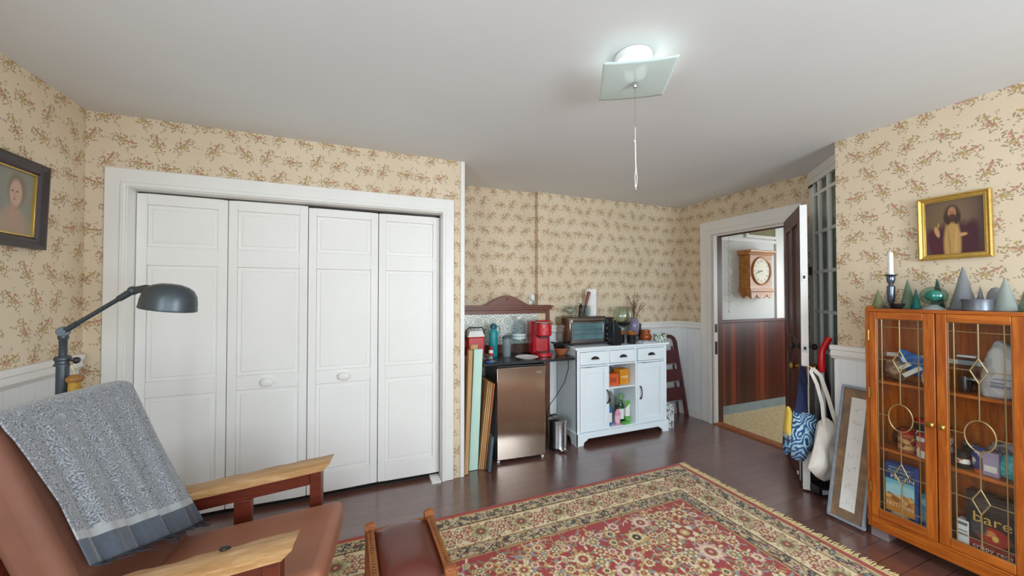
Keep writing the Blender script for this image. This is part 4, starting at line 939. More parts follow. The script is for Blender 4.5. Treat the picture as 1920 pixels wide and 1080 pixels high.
for x in (1.855, 2.952): b.prism([(-.014, 0), (.08, 0), (.085, .03), (.11, .06), (.28, .06), (.30, .03), (.305, 0), (D, 0), (D, .118), (-.014, .118)], 0, cx(x), cx(x+.018))
b.build('plinth', w_, CT, bevel=.003)
for x in (1.87, 2.95):
    MB().box(cx(x)-.012, cx(x)+.03-.02, -.01, .03, -.0, .004).build('felt_pad', M['yellow'], CT)
for k, (x0, x1) in enumerate(((1.904, 2.237), (2.243, 2.557), (2.587, 2.922))):
    o = MB().box(cx(x0), cx(x1), -.004, .3, .748, .868).build('drawer', w_, CT, bevel=.003)
    q = MB(); xm = cx((x0+x1)/2); vs = []
    def cup(u, v):
        a = PI*u; e = PI/2*v
        return (xm-math.cos(a)*.043, -.006-math.sin(e)*.024*math.sin(a)**.6, .797+math.sin(a)*.028*math.cos(e*.9)+.0)
    q.grid(cup, 20, 8); q.build('cup_pull', M['iron'], o, solid=.003)
for k, (x0, x1, hx) in enumerate(((1.904, 2.222, 2.206), (2.578, 2.922, 2.606))):
    b = MB(); z0, z1 = .125, .724; f = .055
    for a in ((x0, x0+f, z0, z1), (x1-f, x1, z0, z1), (x0+f, x1-f, z0, z0+f), (x0+f, x1-f, z1-f, z1)): b.box(cx(a[0]), cx(a[1]), -.006, .012, a[2], a[3])
    b.box(cx(x0+f), cx(x1-f), .001, .01, z0+f, z1-f)
    o = b.build('door', w_, CT, bevel=.002)
    h = cx(hx); MB().tube([(h, -.004, .368), (h, -.022, .374), (h, -.032, .4), (h, -.035, .43), (h, -.032, .46), (h, -.022, .486), (h, -.004, .492)], [.008, .007, .0055, .005, .0055, .007, .008], 10).build('handle', M['iron'], o)

# toaster oven and what stands on it
ZC = .917
TO = thing('toaster_oven', 'dark steel toaster oven on the left of the white cart', 'toaster oven', (1.865, 3.10, ZC))
MB().box(0, .505, .0, .265, .018, .272).build('housing', M['steeldk'], TO, bevel=.008)
for x in (.03, .475):
    for y in (.03, .235): MB().lathe([(.012, 0), (.014, .02)], (x, y, 0), 10).build('foot', M['black'], TO)
b = MB()
for a in ((.01, .395, .218, .262), (.01, .395, .03, .06), (.01, .03, .06, .218), (.375, .395, .06, .218)): b.box(a[0], a[1], -.014, -.002, a[2], a[3])
dr = b.build('oven_door', M['steel'], TO, bevel=.003)
MB().box(.03, .375, -.01, -.006, .06, .218).build('glass', mat('oven_glass', '#5d7c80', .05, var=.25, scale=9), dr)
for z in (.11, .155): MB().tube([(.035, -.0115, z), (.37, -.0115, z)], .0025, 6).build('wire_rack', M['steel'], dr)
MB().tube([(.03, -.012, .238), (.03, -.04, .242), (.375, -.04, .242), (.375, -.012, .238)], .008, 10).build('handle', M['steeldk'], dr)
cp = MB().box(.402, .5, -.008, 0, .025, .265).build('control_panel', M['blackm'], TO, bevel=.003)
for z in (.1, .16, .06):
    q = MB(); q.M = Matrix.Translation((.43, -.008, z)) @ Matrix.Rotation(PI/2, 4, 'X'); q.lathe([(.016, 0), (.016, .012), (.013, .016), (0, .016)], n=18); q.build('dial', M['steel'], cp)
MB().box(.412, .45, -.0095, -.008, .205, .25).build('display', mat('oven_display', '#3d5552', .1), cp)
MB().prism([(.04, .02), (.43, .02), (.46, .07), (.46, .23), (.04, .23)], 2, .272, .28).build('top_tray', M['steeldk'], TO, bevel=.002)
ZO = ZC+.2803
t = thing('glass_bowl', 'small footed glass bowl on top of the toaster oven', 'bowl', (1.955, 3.25, ZO))
MB().lathe([(.03, 0), (.03, .005), (.012, .012), (.012, .02), (.03, .03), (.062, .06), (.075, .1), (.073, .1), (.058, .063), (.026, .036), (0, .033)], n=30).build('dish', M['glass'], t)
b = MB(); b.lathe([(.02, .036), (.05, .062), (.05, .066), (0, .068)], n=24); b.build('contents', M['whitep'], t)
t = thing('glass_jar', 'cut glass jar on the toaster oven holding a wooden brush', 'jar', (2.105, 3.20, ZO))
b = MB(); pr = [(.035, 0), (.05, .006), (.058, .03), (.06, .06), (.054, .085), (.046, .1), (.05, .108), (.046, .108), (.042, .1), (.05, .084), (.055, .06), (.05, .012), (0, .008)]
b.lathe(pr, n=14); b.build('jar', M['glass'], t, smooth=False)
t = thing('pastry_brush', 'wooden handled brush standing in the cut glass jar', 'brush', (2.105, 3.20, ZO+.012))
MB().tube([(-.005, 0, .0), (.004, 0, .06), (.012, 0, .105)], [.014, .016, .01], 10).build('bristles', M['blackm'], t)
MB().tube([(.010, 0, .10), (.026, -.002, .17), (.045, -.004, .232)], [.010, .016, .018], 12).build('handle', wood('brush_wood', '#7d3a28', '#5a2318', 2, 40), t)
t = thing('pepper_mill', 'dark pepper mill beside the glass jar on the toaster oven', 'pepper mill', (2.03, 3.165, ZO))
MB().lathe([(.022, 0), (.022, .04), (.014, .06), (.018, .09), (.02, .1), (.012, .115), (.006, .12), (.006, .13), (0, .131)], n=18).build('body', M['blackm'], t)
MB().tube([(0, 0, .126), (-.03, -.01, .13)], .004, 8).build('crank', M['steel'], t)
t = thing('paper_towel_roll', 'white paper towel roll standing behind the glass jar', 'paper towels', (2.235, 3.29, ZO))
MB().lathe([(.02, .0), (.058, 0), (.058, .275), (.02, .275), (.02, .0)], n=32, caps=False).build('roll', mat('towel_paper', '#efeeec', .9, bump=.2, bscale=180), t)
t = thing('knife_block', 'black knife block in front of the toaster oven dials', 'knife block', (2.315, 3.005, ZC), R(4))
MB().prism([(-.045, 0), (.055, 0), (.055, .17), (-.045, .235)], 1, -.04, .05).build('block', M['black'], t, bevel=.006)
for dx_, L_ in ((-.02, .06), (.01, .045), (.032, .035)):
    zb = .235-.065*(dx_+.045)/.1
    MB().box(dx_-.007, dx_+.007, -.012, .012, zb-.01, zb+L_).build('knife_handle', M['blackm'] if dx_ != -.02 else wood('knife_wood', '#6b4630', '#4b2d1d', 2, 30), t, bevel=.003)
t = thing('glass_snifter', 'large round glass snifter holding something dark on the cart', 'glass', (2.60, 3.235, ZC))
MB().lathe([(.05, 0), (.05, .004), (.01, .012), (.008, .11), (.016, .13), (.07, .17), (.098, .23), (.1, .28), (.086, .34), (.07, .37), (.067, .37), (.083, .34), (.096, .28), (.094, .232), (.068, .175), (0, .136)], n=36).build('glass', M['glass'], t)
MB().lathe([(.0, .137), (.066, .176), (.082, .2), (.08, .204), (.03, .198), (0, .21)], n=32).build('contents', M['black'], t)
def mug(x, y, lab, rz, full):
    t = thing('mug', lab, 'mug', (x, y, ZC), rz)
    MB().lathe([(.036, 0), (.042, .006), (.046, .03), (.045, .095), (.047, .1), (.043, .1), (.041, .03), (0, .012)], n=28).build('cup', M['glaze'], t)
    MB().lathe([(.0462, .092), (.0475, .1), (.049, .122), (.045, .124), (.042, .1)], n=28, caps=False).build('rim', M['amber'], t)
    MB().tube([(.044, 0, .09), (.07, 0, .085), (.076, 0, .06), (.066, 0, .035), (.042, 0, .028)], .006, 8).build('handle', M['glaze'], t)
mug(2.545, 3.03, 'dark glazed mug with amber rim, nearest the front of the cart', R(-15), 1)
mug(2.47, 3.115, 'dark glazed mug with amber rim, behind its twin by the knife block', R(60), 1)
t = thing('vase', 'lilac grey vase holding dry twigs on the white cart', 'vase', (2.755, 3.24, ZC))
MB().lathe([(.03, 0), (.033, .006), (.05, .08), (.057, .15), (.055, .19), (.04, .22), (.03, .232), (.034, .245), (.03, .246), (.025, .232), (.034, .216), (.05, .186), (.045, .08), (0, .02)], n=32).build('body', M['lilac'], t)
t = thing('twigs', 'bunch of dry budding twigs standing in the lilac vase', 'twigs', (2.755, 3.24, ZC+.03))
rn = random.Random(8)
for k in range(9):
    a = rn.uniform(0, 6.28); sp = rn.uniform(.03, .12); l = rn.uniform(.36, .5); dx_, dy_ = (math.cos(a)*sp+.05, math.sin(a)*sp*.5); 
    b = MB(); pts = [(dx_*s**3.2+rn.uniform(-.0015, .0015), dy_*s**3.2, l*s) for s in (0, .25, .5, .7, .85, 1)]
    b.tube(pts, [.003, .003, .0026, .0022, .0018, .001], 6)
    for q in range(14):
        s = rn.uniform(.6, 1); b.ball((dx_*s**3.2+rn.uniform(-.005, .005), dy_*s**3.2+rn.uniform(-.004, .004), l*s), .004, .004, .007, 6, 4)
    for q in range(2):
        s = rn.uniform(.62, .8); p = Vector((dx_*s**3.2, dy_*s**3.2, l*s)); b.tube([p, p+Vector((rn.uniform(-.03, .05), rn.uniform(-.02, .02), .06))], [.002, .0008], 5)
    b.build('twig', M['twig'], t, weld=False)
t = thing('canister', 'dark canister behind the lilac vase', 'canister', (2.85, 3.305, ZC))
MB().lathe([(.044, 0), (.046, .004), (.046, .155)], n=28).build('body', M['glaze'], t); MB().lathe([(.048, .155), (.048, .17), (.04, .178), (.01, .18), (.012, .192), (0, .194)], n=28).build('lid', M['black'], t)
t = thing('stoneware_jar', 'orange brown stoneware jar near the right end of the cart', 'jar', (2.848, 3.165, ZC))
MB().lathe([(.045, 0), (.05, .004), (.062, .03), (.064, .05), (.056, .07), (.047, .08), (.046, .09), (.05, .096), (.053, .106), (.05, .116), (.045, .116), (.043, .09), (.058, .05), (0, .01)], n=32).build('body', mat('orange_stoneware', '#9a4a1c', .25, var=.25, scale=30), t)
def spongeware():
    g = G('spongeware'); n = g.noise(g.pos(True), 75., 2.); m = g.step(n, .47, .53)
    return g.out(g.mix(m, L('#4f7466'), L('#dfe3d8')), .25)
t = thing('spongeware_bowl', 'green and white sponged bowl at the right corner of the cart', 'bowl', (2.915, 3.03, ZC))
MB().lathe([(.05, 0), (.056, .006), (.068, .03), (.066, .062), (.062, .066), (.066, .072), (.068, .084), (.064, .086), (.06, .066), (.06, .03), (0, .01)], n=32).build('body', spongeware(), t)
def checked():
    g = G('checked_cloth'); p = g.sep(g.pos(True)); a = g.f('GREATER_THAN', g.f('FRACT', g.f('MULTIPLY', p[0], 45.)), .72); c = g.f('GREATER_THAN', g.f('FRACT', g.f('MULTIPLY', p[1], 45.)), .72)
    return g.out(g.mix(g.f('MULTIPLY', g.f('ADD', a, c), .5), L('#d9dde2'), L('#6f86ad')), .9)
t = thing('dish_towel', 'crumpled blue and white dish towel on the cart front', 'towel', (2.735, 3.045, ZC), R(8))
MB().grid(lambda u, v: ((u-.5)*.24, (v-.5)*.13, .004+.016*max(0, MN.noise(Vector((u*5, v*4, 2)))+.35)*(1-abs(2*u-1)**6)*(1-abs(2*v-1)**6)), 40, 26).build('cloth', checked(), t, solid=.003)
# open middle of the cart
ZS = .5085; Z0 = .1235
t = thing('tea_box', 'orange box on the upper shelf of the cart', 'box', (2.335, 3.09, ZS), R(-6)); MB().box(-.065, .06, -.05, .05, 0, .118).build('carton', M['orange'], t, bevel=.002); MB().box(-.04, .03, -.0508, -.05, .03, .08).build('paper_label', mat('dark_orange', '#a9421a', .5), t)
t = thing('cracker_box', 'yellow box beside the orange box on the cart shelf', 'box', (2.478, 3.11, ZS), R(4)); MB().box(-.06, .055, -.05, .05, 0, .15).build('carton', M['yellow'], t, bevel=.002); MB().box(-.045, .04, -.0508, -.05, .06, .085).build('paper_label', mat('pale_yellow', '#e5c07a', .5), t)
t = thing('snack_bag', 'silver snack bag behind the boxes on the cart shelf', 'bag', (2.39, 3.24, ZS)); lump(MB(), (0, 0, .075), .1, .05, .08, 9, .3, 14.).build('bag', mat('silver_foil', '#9fa0a2', .3, .6), t)
t = thing('round_tray', 'round pewter tray standing at the back of the cart', 'tray', (2.412, 3.318, Z0+.142))
b = MB(); b.M = Matrix.Rotation(PI/2-.12, 4, 'X'); b.lathe([(.0, 0), (.108, .0), (.112, .004), (.13, .012), (.14, .014), (.135, .018), (.11, .01), (0, .006)], n=44); b.build('disc', mat('pewter', '#b5b1a8', .42, .7), t)
def spray(x, y, lab, h, r, body, cap, trig=True, z=Z0):
    t = thing('spray_bottle' if trig else 'bottle', lab, 'bottle', (x, y, z), R(-15))
    MB().lathe([(r*.9, 0), (r, .004), (r, h*.55), (r*.75, h*.66), (r*.36, h*.74), (r*.36, h*.8)], n=20, sy=.8).build('body', body, t)
    b = MB().lathe([(r*.45, h*.78), (r*.45, h*.86), (r*.3, h*.88)], n=16)
    if trig: b.box(-r*.95, r*.55, -.009, .009, h*.87, h).box(-r*.7, -r*.5, -.006, .006, h*.72, h*.88)
    else: b.lathe([(r*.42, h*.86), (r*.42, h), (0, h)], n=16)
    b.build('spray_head' if trig else 'cap', cap, t, bevel=.002)
    MB().lathe([(r*1.01, h*.12), (r*1.01, h*.48)], n=20, sy=.8, caps=False).build('paper_label', M['whitep'] if body not in (M['pink'],) else mat('pale_pink', '#e7b9c9', .5), t)
spray(2.285, 3.06, 'blue spray bottle with a dark head in the cart', .26, .032, M['lid'], M['black'])
spray(2.292, 3.19, 'green bottle with a yellow spray head at the back left of the cart', .315, .036, mat('lime_bottle', '#b9c95a', .35), mat('yellow_cap', '#e0b23a', .35))
spray(2.372, 3.04, 'pink spray bottle with a black head at the front of the cart', .195, .028, M['pink'], M['black'])
spray(2.452, 3.09, 'clear green bottle in the middle of the cart', .285, .036, thin_glass('green_clear', '#b9dcc0', 1.3, .05), M['green'], False)
t = thing('wipes_packet', 'white and green packet standing at the right of the open cart', 'packet', (2.521, 3.10, Z0), R(-10)); MB().box(-.025, .022, -.05, .05, 0, .22).build('carton', M['whitep'], t, bevel=.004); MB().box(-.026, .0225, -.051, .051, .0, .06).build('green_band', M['green'], t); MB().prism([(-.0255, .14), (.0226, .19), (.0226, .2201), (-.0255, .2201)], 1, -.0508, -.0503).build('green_corner', M['green'], t)
t = thing('sponge', 'green scouring sponge lying in front of the packet in the cart', 'sponge', (2.462, 3.022, Z0), R(12)); MB().box(-.04, .04, -.025, .025, 0, .022).build('pad', M['green'], t, bevel=.004)
# step ladder and box in the corner
t = thing('step_ladder', 'maroon wooden step ladder folded against the wall right of the cart', 'ladder', (3.32, 3.31, 0))
for s in (-1, 1):
    b = MB(); y0, y1 = -.06, .052
    pts = [(s*.205, y0, 0), (s*.125, y1-.02, .86), (s*.105, y1-.01, .9), (s*.07, y1-.005, .918), (0.0, y1-.005, .922)]
    vs = []
    for k, (x, y, z) in enumerate(pts):
        dn = [(1, 0), (1, 0), (.8, .6), (.3, .95), (0, 1)][k]
        for sx_, sy_ in ((-1, -1), (1, -1), (1, 1), (-1, 1)): vs.append((x+s*dn[0]*sx_*.02, y+sy_*.014, z+dn[1]*sx_*.02))
    fs = []
    for k in range(4):
        for j in range(4): fs.append((k*4+j, k*4+(j+1) % 4, (k+1)*4+(j+1) % 4, (k+1)*4+j))
    fs += [(3, 2, 1, 0), (16, 17, 18, 19)]
    b.add(vs, fs if s > 0 else [tuple(reversed(f)) for f in fs]); b.build('side_rail', M['ladder'], t, bevel=.004)
for k, (z, hh) in enumerate(((.69, .15), (.48, .13), (.27, .14))):
    wd = .205-.08*z/.86-.018; y = -.06+.092*z/.86
    MB().box(-wd, wd, y-.022, y-.004, z-hh/2, z+hh/2).build('step', M['ladder'], t, bevel=.003)
    MB().box(-wd+.01, wd-.03, y-.03, y-.022, z-hh/2-.012, z-hh/2).build('step_edge', M['steel'], t)
for s in (-1, 1):
    MB().tube([(s*.17, .03, .002), (s*.1, .055, .8)], .011, 8).build('rear_leg', M['ladder'], t)
def toile():
    g = G('floral_print'); n = g.noise(g.pos(True), 28., 3., .6, 1.2); m = g.step(n, .5, .56)
    return g.out(g.mix(m, L('#d5d7da'), L('#3d4148')), .6)
t = thing('floral_box', 'black and white floral box on the floor right of the cart', 'box', (3.045, 3.075, 0)); MB().box(-.05, .045, -.06, .06, 0, .225).build('carton', toile(), t, bevel=.004); MB().box(-.052, .047, -.062, .062, .225, .245).build('lid', toile(), t, bevel=.004)

# ---------------------------------------------------------------- ceiling light
CL = thing('ceiling_light', 'square frosted glass ceiling light with a white base', 'ceiling light', (1.095, 1.283, CH))
MB().lathe([(.07, 0), (.078, -.004), (.08, -.02), (.074, -.032), (.05, -.036), (.02, -.05), (.02, -.06)][::-1], n=36).build('base', M['whitep'], CL)
SHM = Matrix.Translation((.018, .011, -.107)) @ Matrix.Rotation(R(-32), 4, 'Z')
b = MB(); b.M = SHM
def shade(u, v):
    x, y = (u-.5)*.295, (v-.5)*.295; return (x, y, .012*((abs(2*u-1))**2.5+(abs(2*v-1))**2.5)*.5)
b.grid(shade, 24, 24)
g = G('frosted_glass'); fm_ = g.out(L('#def0ec'), .4, 0., Transmission_Weight=.15, IOR=1.05)
b.build('shade', fm_, CL, solid=.004)
MB().tube([(.018, .011, -.03), (.018, .011, -.105)], .006, 8).build('stem', M['chrome'], CL)
b = MB(); b.lathe([(.0, -.128), (.008, -.126), (.012, -.116), (.012, -.108), (.008, -.102)], (.018, .011, -.005), 14); b.build('finial', M['chrome'], CL)
PC = thing('pull_cord', 'white pull cord with a knotted loop hanging from the ceiling light', 'cord', (1.113, 1.294, CH-.132))
MB().tube([(0, 0, 0), (0, 0, -.15)], .0009, 5).build('chain', M['steel'], PC)
b = MB(); b.tube([(0, 0, -.148), (0, 0, -.2)], .0016, 6); b.ball((-.003, 0, -.2), .004, n=8, m=6)
b.tube([(0.001, 0, -.2), (.0025, 0, -.27), (.004, 0, -.30), (.009, 0, -.335), (.007, 0, -.36), (.001, 0, -.368)], .0017, 6).tube([(-.001, 0, -.2), (.0005, 0, -.27), (.002, 0, -.30), (-.003, 0, -.335), (-.002, 0, -.358), (.001, 0, -.368)], .0017, 6)
b.ball((.001, 0, -.368), .0045, .0045, .006, 8, 6).tube([(.001, 0, -.37), (.003, 0, -.382)], .0014, 5).build('loop', M['cord'], PC)
PC.scale = (1, 1, 1.18)
# ---------------------------------------------------------------- oak bookcase with leaded doors
BX, BY = 2.77, .955
BC = thing('bookcase', 'honey oak bookcase with two leaded glass doors at the right wall', 'bookcase', (BX, BY, 0))
lx = lambda x: x-BX
ly = lambda y: y-BY
YL, YR = 1.25, .655; XB = 2.975; Hm, Hx = M['honey'], M['honeyx']
for ya, yb in ((YL-.018, YL), (YR, YR+.018)):
    MB().prism([(lx(2.775), .065), (lx(XB), .065), (lx(XB), 1.352), (lx(2.81), 1.352), (lx(2.788), 1.346), (lx(2.775), 1.33)], 1, ly(ya), ly(yb)).build('side_panel', Hm, BC, bevel=.002)
MB().box(lx(2.775), lx(XB-.01), ly(YR+.018), ly(YL-.018), 1.318, 1.336).build('top', Hx, BC, bevel=.002)
MB().box(lx(2.79), lx(XB-.01), ly(YR+.018), ly(YL-.018), .13, .15).build('bottom', Hx, BC)
MB().box(lx(XB-.01), lx(XB), ly(YR+.018), ly(YL-.018), .065, 1.34).build('back_panel', Hm, BC)
for z in (.535, .918): MB().box(lx(2.80), lx(XB-.01), ly(YR+.018), ly(YL-.018), z-.017, z).build('shelf', Hx, BC, bevel=.002)
MB().box(lx(2.772), lx(2.79), ly(YR+.018), ly(YL-.018), .062, .132).box(lx(2.767), lx(2.79), ly(YR+.018), ly(YL-.018), .126, .134).build('base_rail', Hx, BC, bevel=.002)
for y in (1.17, .66):
    MB().box(lx(2.80), lx(2.96), ly(y), ly(y+.078), 0, .065).build('foot_block', M['kraft'], BC, bevel=.003)
glp = thin_glass('cabinet_glass', '#fcfdfc', .9)
def leaded(y1, y0, g1, g0, knob_y, lab):
    """door from y1 (far) to y0 (near), glass g1 to g0"""
    X0, X1 = lx(2.77), lx(2.789); zb, zt, gb, gt = .136, 1.317, .182, 1.277
    b = MB(); b.box(X0, X1, ly(g1), ly(y1), zb, zt).box(X0, X1, ly(y0), ly(g0), zb, zt)
    o = b.build('door', Hm, BC, bevel=.003); o['label'] = lab
    for za, zb_ in ((gt, zt), (zb, gb)): MB().box(X0, X1, ly(g0), ly(g1), za, zb_).build('door_rail', Hx, o, bevel=.003)
    MB().box(X0+.009, X0+.012, ly(g0)-.003, ly(g1)+.003, gb-.003, gt+.003).build('glass', glp, o)
    b = MB(); w = g1-g0; c = (g0+g1)/2; zc = (gb+gt)/2; r = .075; rw = .05; xx = X0+.008
    def seg(p, q, rad=.0024): b.tube([(xx, ly(p[0]), p[1]), (xx, ly(q[0]), q[1])], rad, 6)
    e = .022; dh, dw = .06, .028; du, dl = zc+.315, zc-.315
    for y in (g1-e, g0+e): seg((y, gb), (y, gt))
    for y in (g1-.002, g0+.002): seg((y, gb), (y, gt), .002)
    for z in (gt-.045, gb+.045, gt-.002, gb+.002): seg((g1, z), (g0, z), .002)
    for z0, z1 in ((gt, du+dh), (du-dh, zc+r), (zc-r, dl+dh), (dl-dh, gb)): seg((c, z0), (c, z1), .0028)
    for z in (du, dl):
        seg((g1, z), (c+dw, z)); seg((c-dw, z), (g0, z))
        for a, q in (((c, z+dh), (c-dw, z)), ((c-dw, z), (c, z-dh)), ((c, z-dh), (c+dw, z)), ((c+dw, z), (c, z+dh))): seg(a, q, .003)
    seg((g1, zc), (c+rw, zc)); seg((c-rw, zc), (g0, zc))
    b.tube([(xx, ly(c)+rw*math.cos(k*PI/16), zc+r*math.sin(k*PI/16)) for k in range(33)], .0032, 7)
    b.build('leading', M['came'], o, weld=False)
    for z in (du, dl):
        q = MB(); q.add([(X0+.006, ly(c), z+dh), (X0+.006, ly(c)-dw, z), (X0+.006, ly(c), z-dh), (X0+.006, ly(c)+dw, z), (X0+.001, ly(c), z+dh*.55), (X0+.001, ly(c)-dw*.55, z), (X0+.001, ly(c), z-dh*.55), (X0+.001, ly(c)+dw*.55, z)],
                        [(0, 1, 5, 4), (1, 2, 6, 5), (2, 3, 7, 6), (3, 0, 4, 7), (4, 5, 6, 7), (3, 2, 1, 0)]); q.build('bevelled_diamond', glp, o, smooth=False)
    q = MB(); q.M = Matrix.Translation((X0, ly(knob_y), zc+.008)) @ Matrix.Rotation(-PI/2, 4, 'Y')
    q.lathe([(.011, 0), (.011, .002), (.005, .004), (.005, .012), (.013, .016), (.014, .021), (.009, .026), (0, .027)], n=18); q.build('knob', M['brass'], o)
    return o
dl_ = leaded(1.231, .961, 1.198, 1.003, .978, 'left leaded glass door')
dr_ = leaded(.957, .673, .918, .714, .938, 'right leaded glass door')
for z in (1.18, .845, .30):
    q = MB(); q.box(lx(2.766), lx(2.771), ly(1.224), ly(1.236), z-.03, z+.03).tube([(lx(2.766), ly(1.231), z-.03), (lx(2.766), ly(1.231), z+.03)], .0035, 8).build('hinge', M['brass'], dl_)

# food inside, shelf by shelf
def shelf_thing(name, lab, cat, x, y, z, rz=0., group=None): return thing(name, lab, cat, (x, y, z+.0006), rz, group)
def canlike(name, lab, cat, x, y, z, r, h, body, lidm, label=None, l0=.15, l1=.85):
    t = shelf_thing(name, lab, cat, x, y, z)
    MB().lathe([(r*.95, 0), (r, .003), (r, h*.84), (r*.8, h*.9)], n=24).build('jar', body, t)
    MB().lathe([(r*.86, h*.86), (r*.88, h*.87), (r*.88, h), (0, h+.001)], n=24).build('lid', lidm, t)
    if label: MB().lathe([(r*1.01, h*l0), (r*1.01, h*.84*l1)], n=24, caps=False).build('paper_label', label, t)
    return t
S1, S2, S3 = .918, .535, .15
def bagmat(name, c1, c2, sc=14.):
    g = G(name); n = g.noise(g.pos(True), sc, 1.5, .5, 1.); return g.out(g.mix(g.step(n, .48, .52), L(c1), L(c2)), .28)
t = shelf_thing('bread_bag', 'tan loaf in a clear bag at the far left of the upper shelf', 'bread', 2.905, 1.155, S1)
lump(MB(), (0, 0, .06), .05, .055, .062, 21, .3, 14.).build('bag', bagmat('tan_bag', '#8f6a52', '#b9987c', 30.), t)
t = shelf_thing('snack_bag', 'blue and white snack bag leaning on the upper shelf of the bookcase', 'bag', 2.86, 1.06, S1)
b = MB(); b.M = Matrix.Translation((0, .01, .105)) @ Matrix.Rotation(R(-38), 4, 'X'); lump(b, (0, 0, 0), .024, .042, .1, 33, .28, 16., flat=False).build('bag', bagmat('blue_bag', '#1d4f96', '#2f6fb5', 22.), t)
b = MB(); b.M = Matrix.Translation((-.026, .022, .085)) @ Matrix.Rotation(R(-38), 4, 'X'); b.box(-.006, 0.004, -.045, .045, -.03, -.008).box(-.006, 0.004, -.02, .035, .01, .03); b.build('white_print', M['paperw'], t)
t = shelf_thing('candy_bag', 'clear bag of pale sweets on the upper shelf of the bookcase', 'bag', 2.826, 1.002, S1)
lump(MB(), (0, 0, .048), .024, .03, .05, 40, .35, 22.).build('bag', bagmat('sweets', '#dfd3b8', '#d59a5c', 70.), t)
MB().tube([(0, 0, .085), (.004, .002, .11), (.006, -.012, .15)], [.012, .009, .018], 8).build('twisted_top', M['glass'], t)
t = shelf_thing('carton', 'tiny white carton at the right end of the upper left shelf', 'carton', 2.83, .985, S1); MB().box(-.02, .02, -.014, .014, 0, .05).build('box', M['whitep'], t, bevel=.002); MB().box(-.021, -.0195, -.009, .009, .012, .036).build('paper_label', M['slate'], t)
# middle left shelf
t = shelf_thing('package', 'dark wrapped package at the back of the middle left shelf', 'package', 2.92, 1.15, S2); lump(MB(), (0, 0, .057), .034, .04, .06, 50, .25, 15.).build('wrap', bagmat('dark_wrap', '#2d1f1c', '#5a3026', 30.), t)
redlab = bagmat('red_label', '#a31f1c', '#e7d9c0', 34.); tanlab = bagmat('tan_label', '#c9a468', '#8c3a22', 36.); whitelab = bagmat('white_label', '#e2ddd2', '#b5463a', 26.)
canlike('jar', 'tan labelled jar with a red lid on the middle left shelf', 'jar', 2.85, 1.105, S2, .036, .115, M['terra'], M['red'], tanlab)
canlike('jar', 'white and red labelled jar beside the tan one on the middle left shelf', 'jar', 2.838, 1.022, S2, .038, .125, M['whitep'], M['red'], whitelab)
canlike('canister', 'black canister with a red lid behind the jars on the middle left shelf', 'canister', 2.917, 1.06, S2, .04, .185, M['black'], M['red'], redlab, .5, .8)
canlike('jar', 'red labelled jar at the back right of the middle left shelf', 'jar', 2.922, .985, S2, .034, .17, M['rust'], M['black'], redlab)
# bottom left: cracker boxes
def printed_box(name, lab, cat, x, y, z, d, w, h, rz, paintfn, side):
    t = shelf_thing(name, lab, cat, x, y, z, rz)
    MB().box(0, d, -w/2, w/2, 0, h).build('carton', side, t, bevel=.002)
    P = Paint(w, h, .002, '#888888'); paintfn(P, w, h)
    P.build('front_print', M['paint'], (-.0012, w/2, 0), (0, -1, 0), (0, 0, 1), t); return t
def pecan(P, w, h):
    P.rect(0, w, 0, h, '#d98a26'); P.rect(0, w, h*.38, h*.70, '#74c4dc'); P.ell(w*.5, h*.5, w*.7, h*.13, .1, '#a8dde8', .4); P.rect(0, w, h*.70, h, '#16407f')
    for k in range(22): P.ell(w*(.08+.84*((k*.37) % 1)), h*(.3+.12*((k*.61) % 1)), .016, .01, k, ['#c98b4a', '#e5b56c', '#a35e2a'][k % 3], .3)
    P.rect(0, w, 0, h*.09, '#2c3566'); P.ell(w*.5, h*.06, w*.3, h*.04, 0, '#c9b08c', .4)
t = printed_box('cracker_box', 'blue and orange pecan cracker box on the bottom left shelf', 'box', 2.83, 1.13, S3, .05, .122, .30, 0, pecan, M['lid'])
cream = mat('cream_print', '#efe4c4', .5)
def lab(s, size, t, y, z, m=None, x=-.0018, sx=1.): return text(s, size, m or cream, t, face_m((x, y, z), (0, -1, 0), (0, 0, 1)), ext=.0003, sx=sx)
lab('PECAN', .032, t, -.012, .225); lab('NUT-THIN', .032, t, 0, .068, sx=.75)
lab('ALMOND NUT', .014, t, 0, .277, M['mint']); lab('PECAN WHOLE', .014, t, 0, .258, M['mint'])
def tealbox(P, w, h):
    P.rect(0, w, 0, h, '#2f7f97'); P.ell(w*.55, h*.35, w*.36, h*.3, 0, '#c98a6c', .3); P.ell(w*.3, h*.75, w*.3, h*.12, 0, '#7fb5c4', .4); P.rect(0, w, 0, h*.12, '#30264f')
printed_box('cracker_box', 'smaller teal box right of the pecan cracker box', 'box', 2.865, 1.015, S3, .05, .085, .17, 0, tealbox, M['teal'])
t = shelf_thing('wrapped_bar', 'purple wrapped bar lying in front on the bottom left shelf', 'wrapper', 2.815, 1.0, S3); lump(MB(), (0, 0, .021), .012, .03, .022, 61, .3, 30.).build('wrap', bagmat('purple_wrap', '#3a2b66', '#7d6cb0', 50.), t)
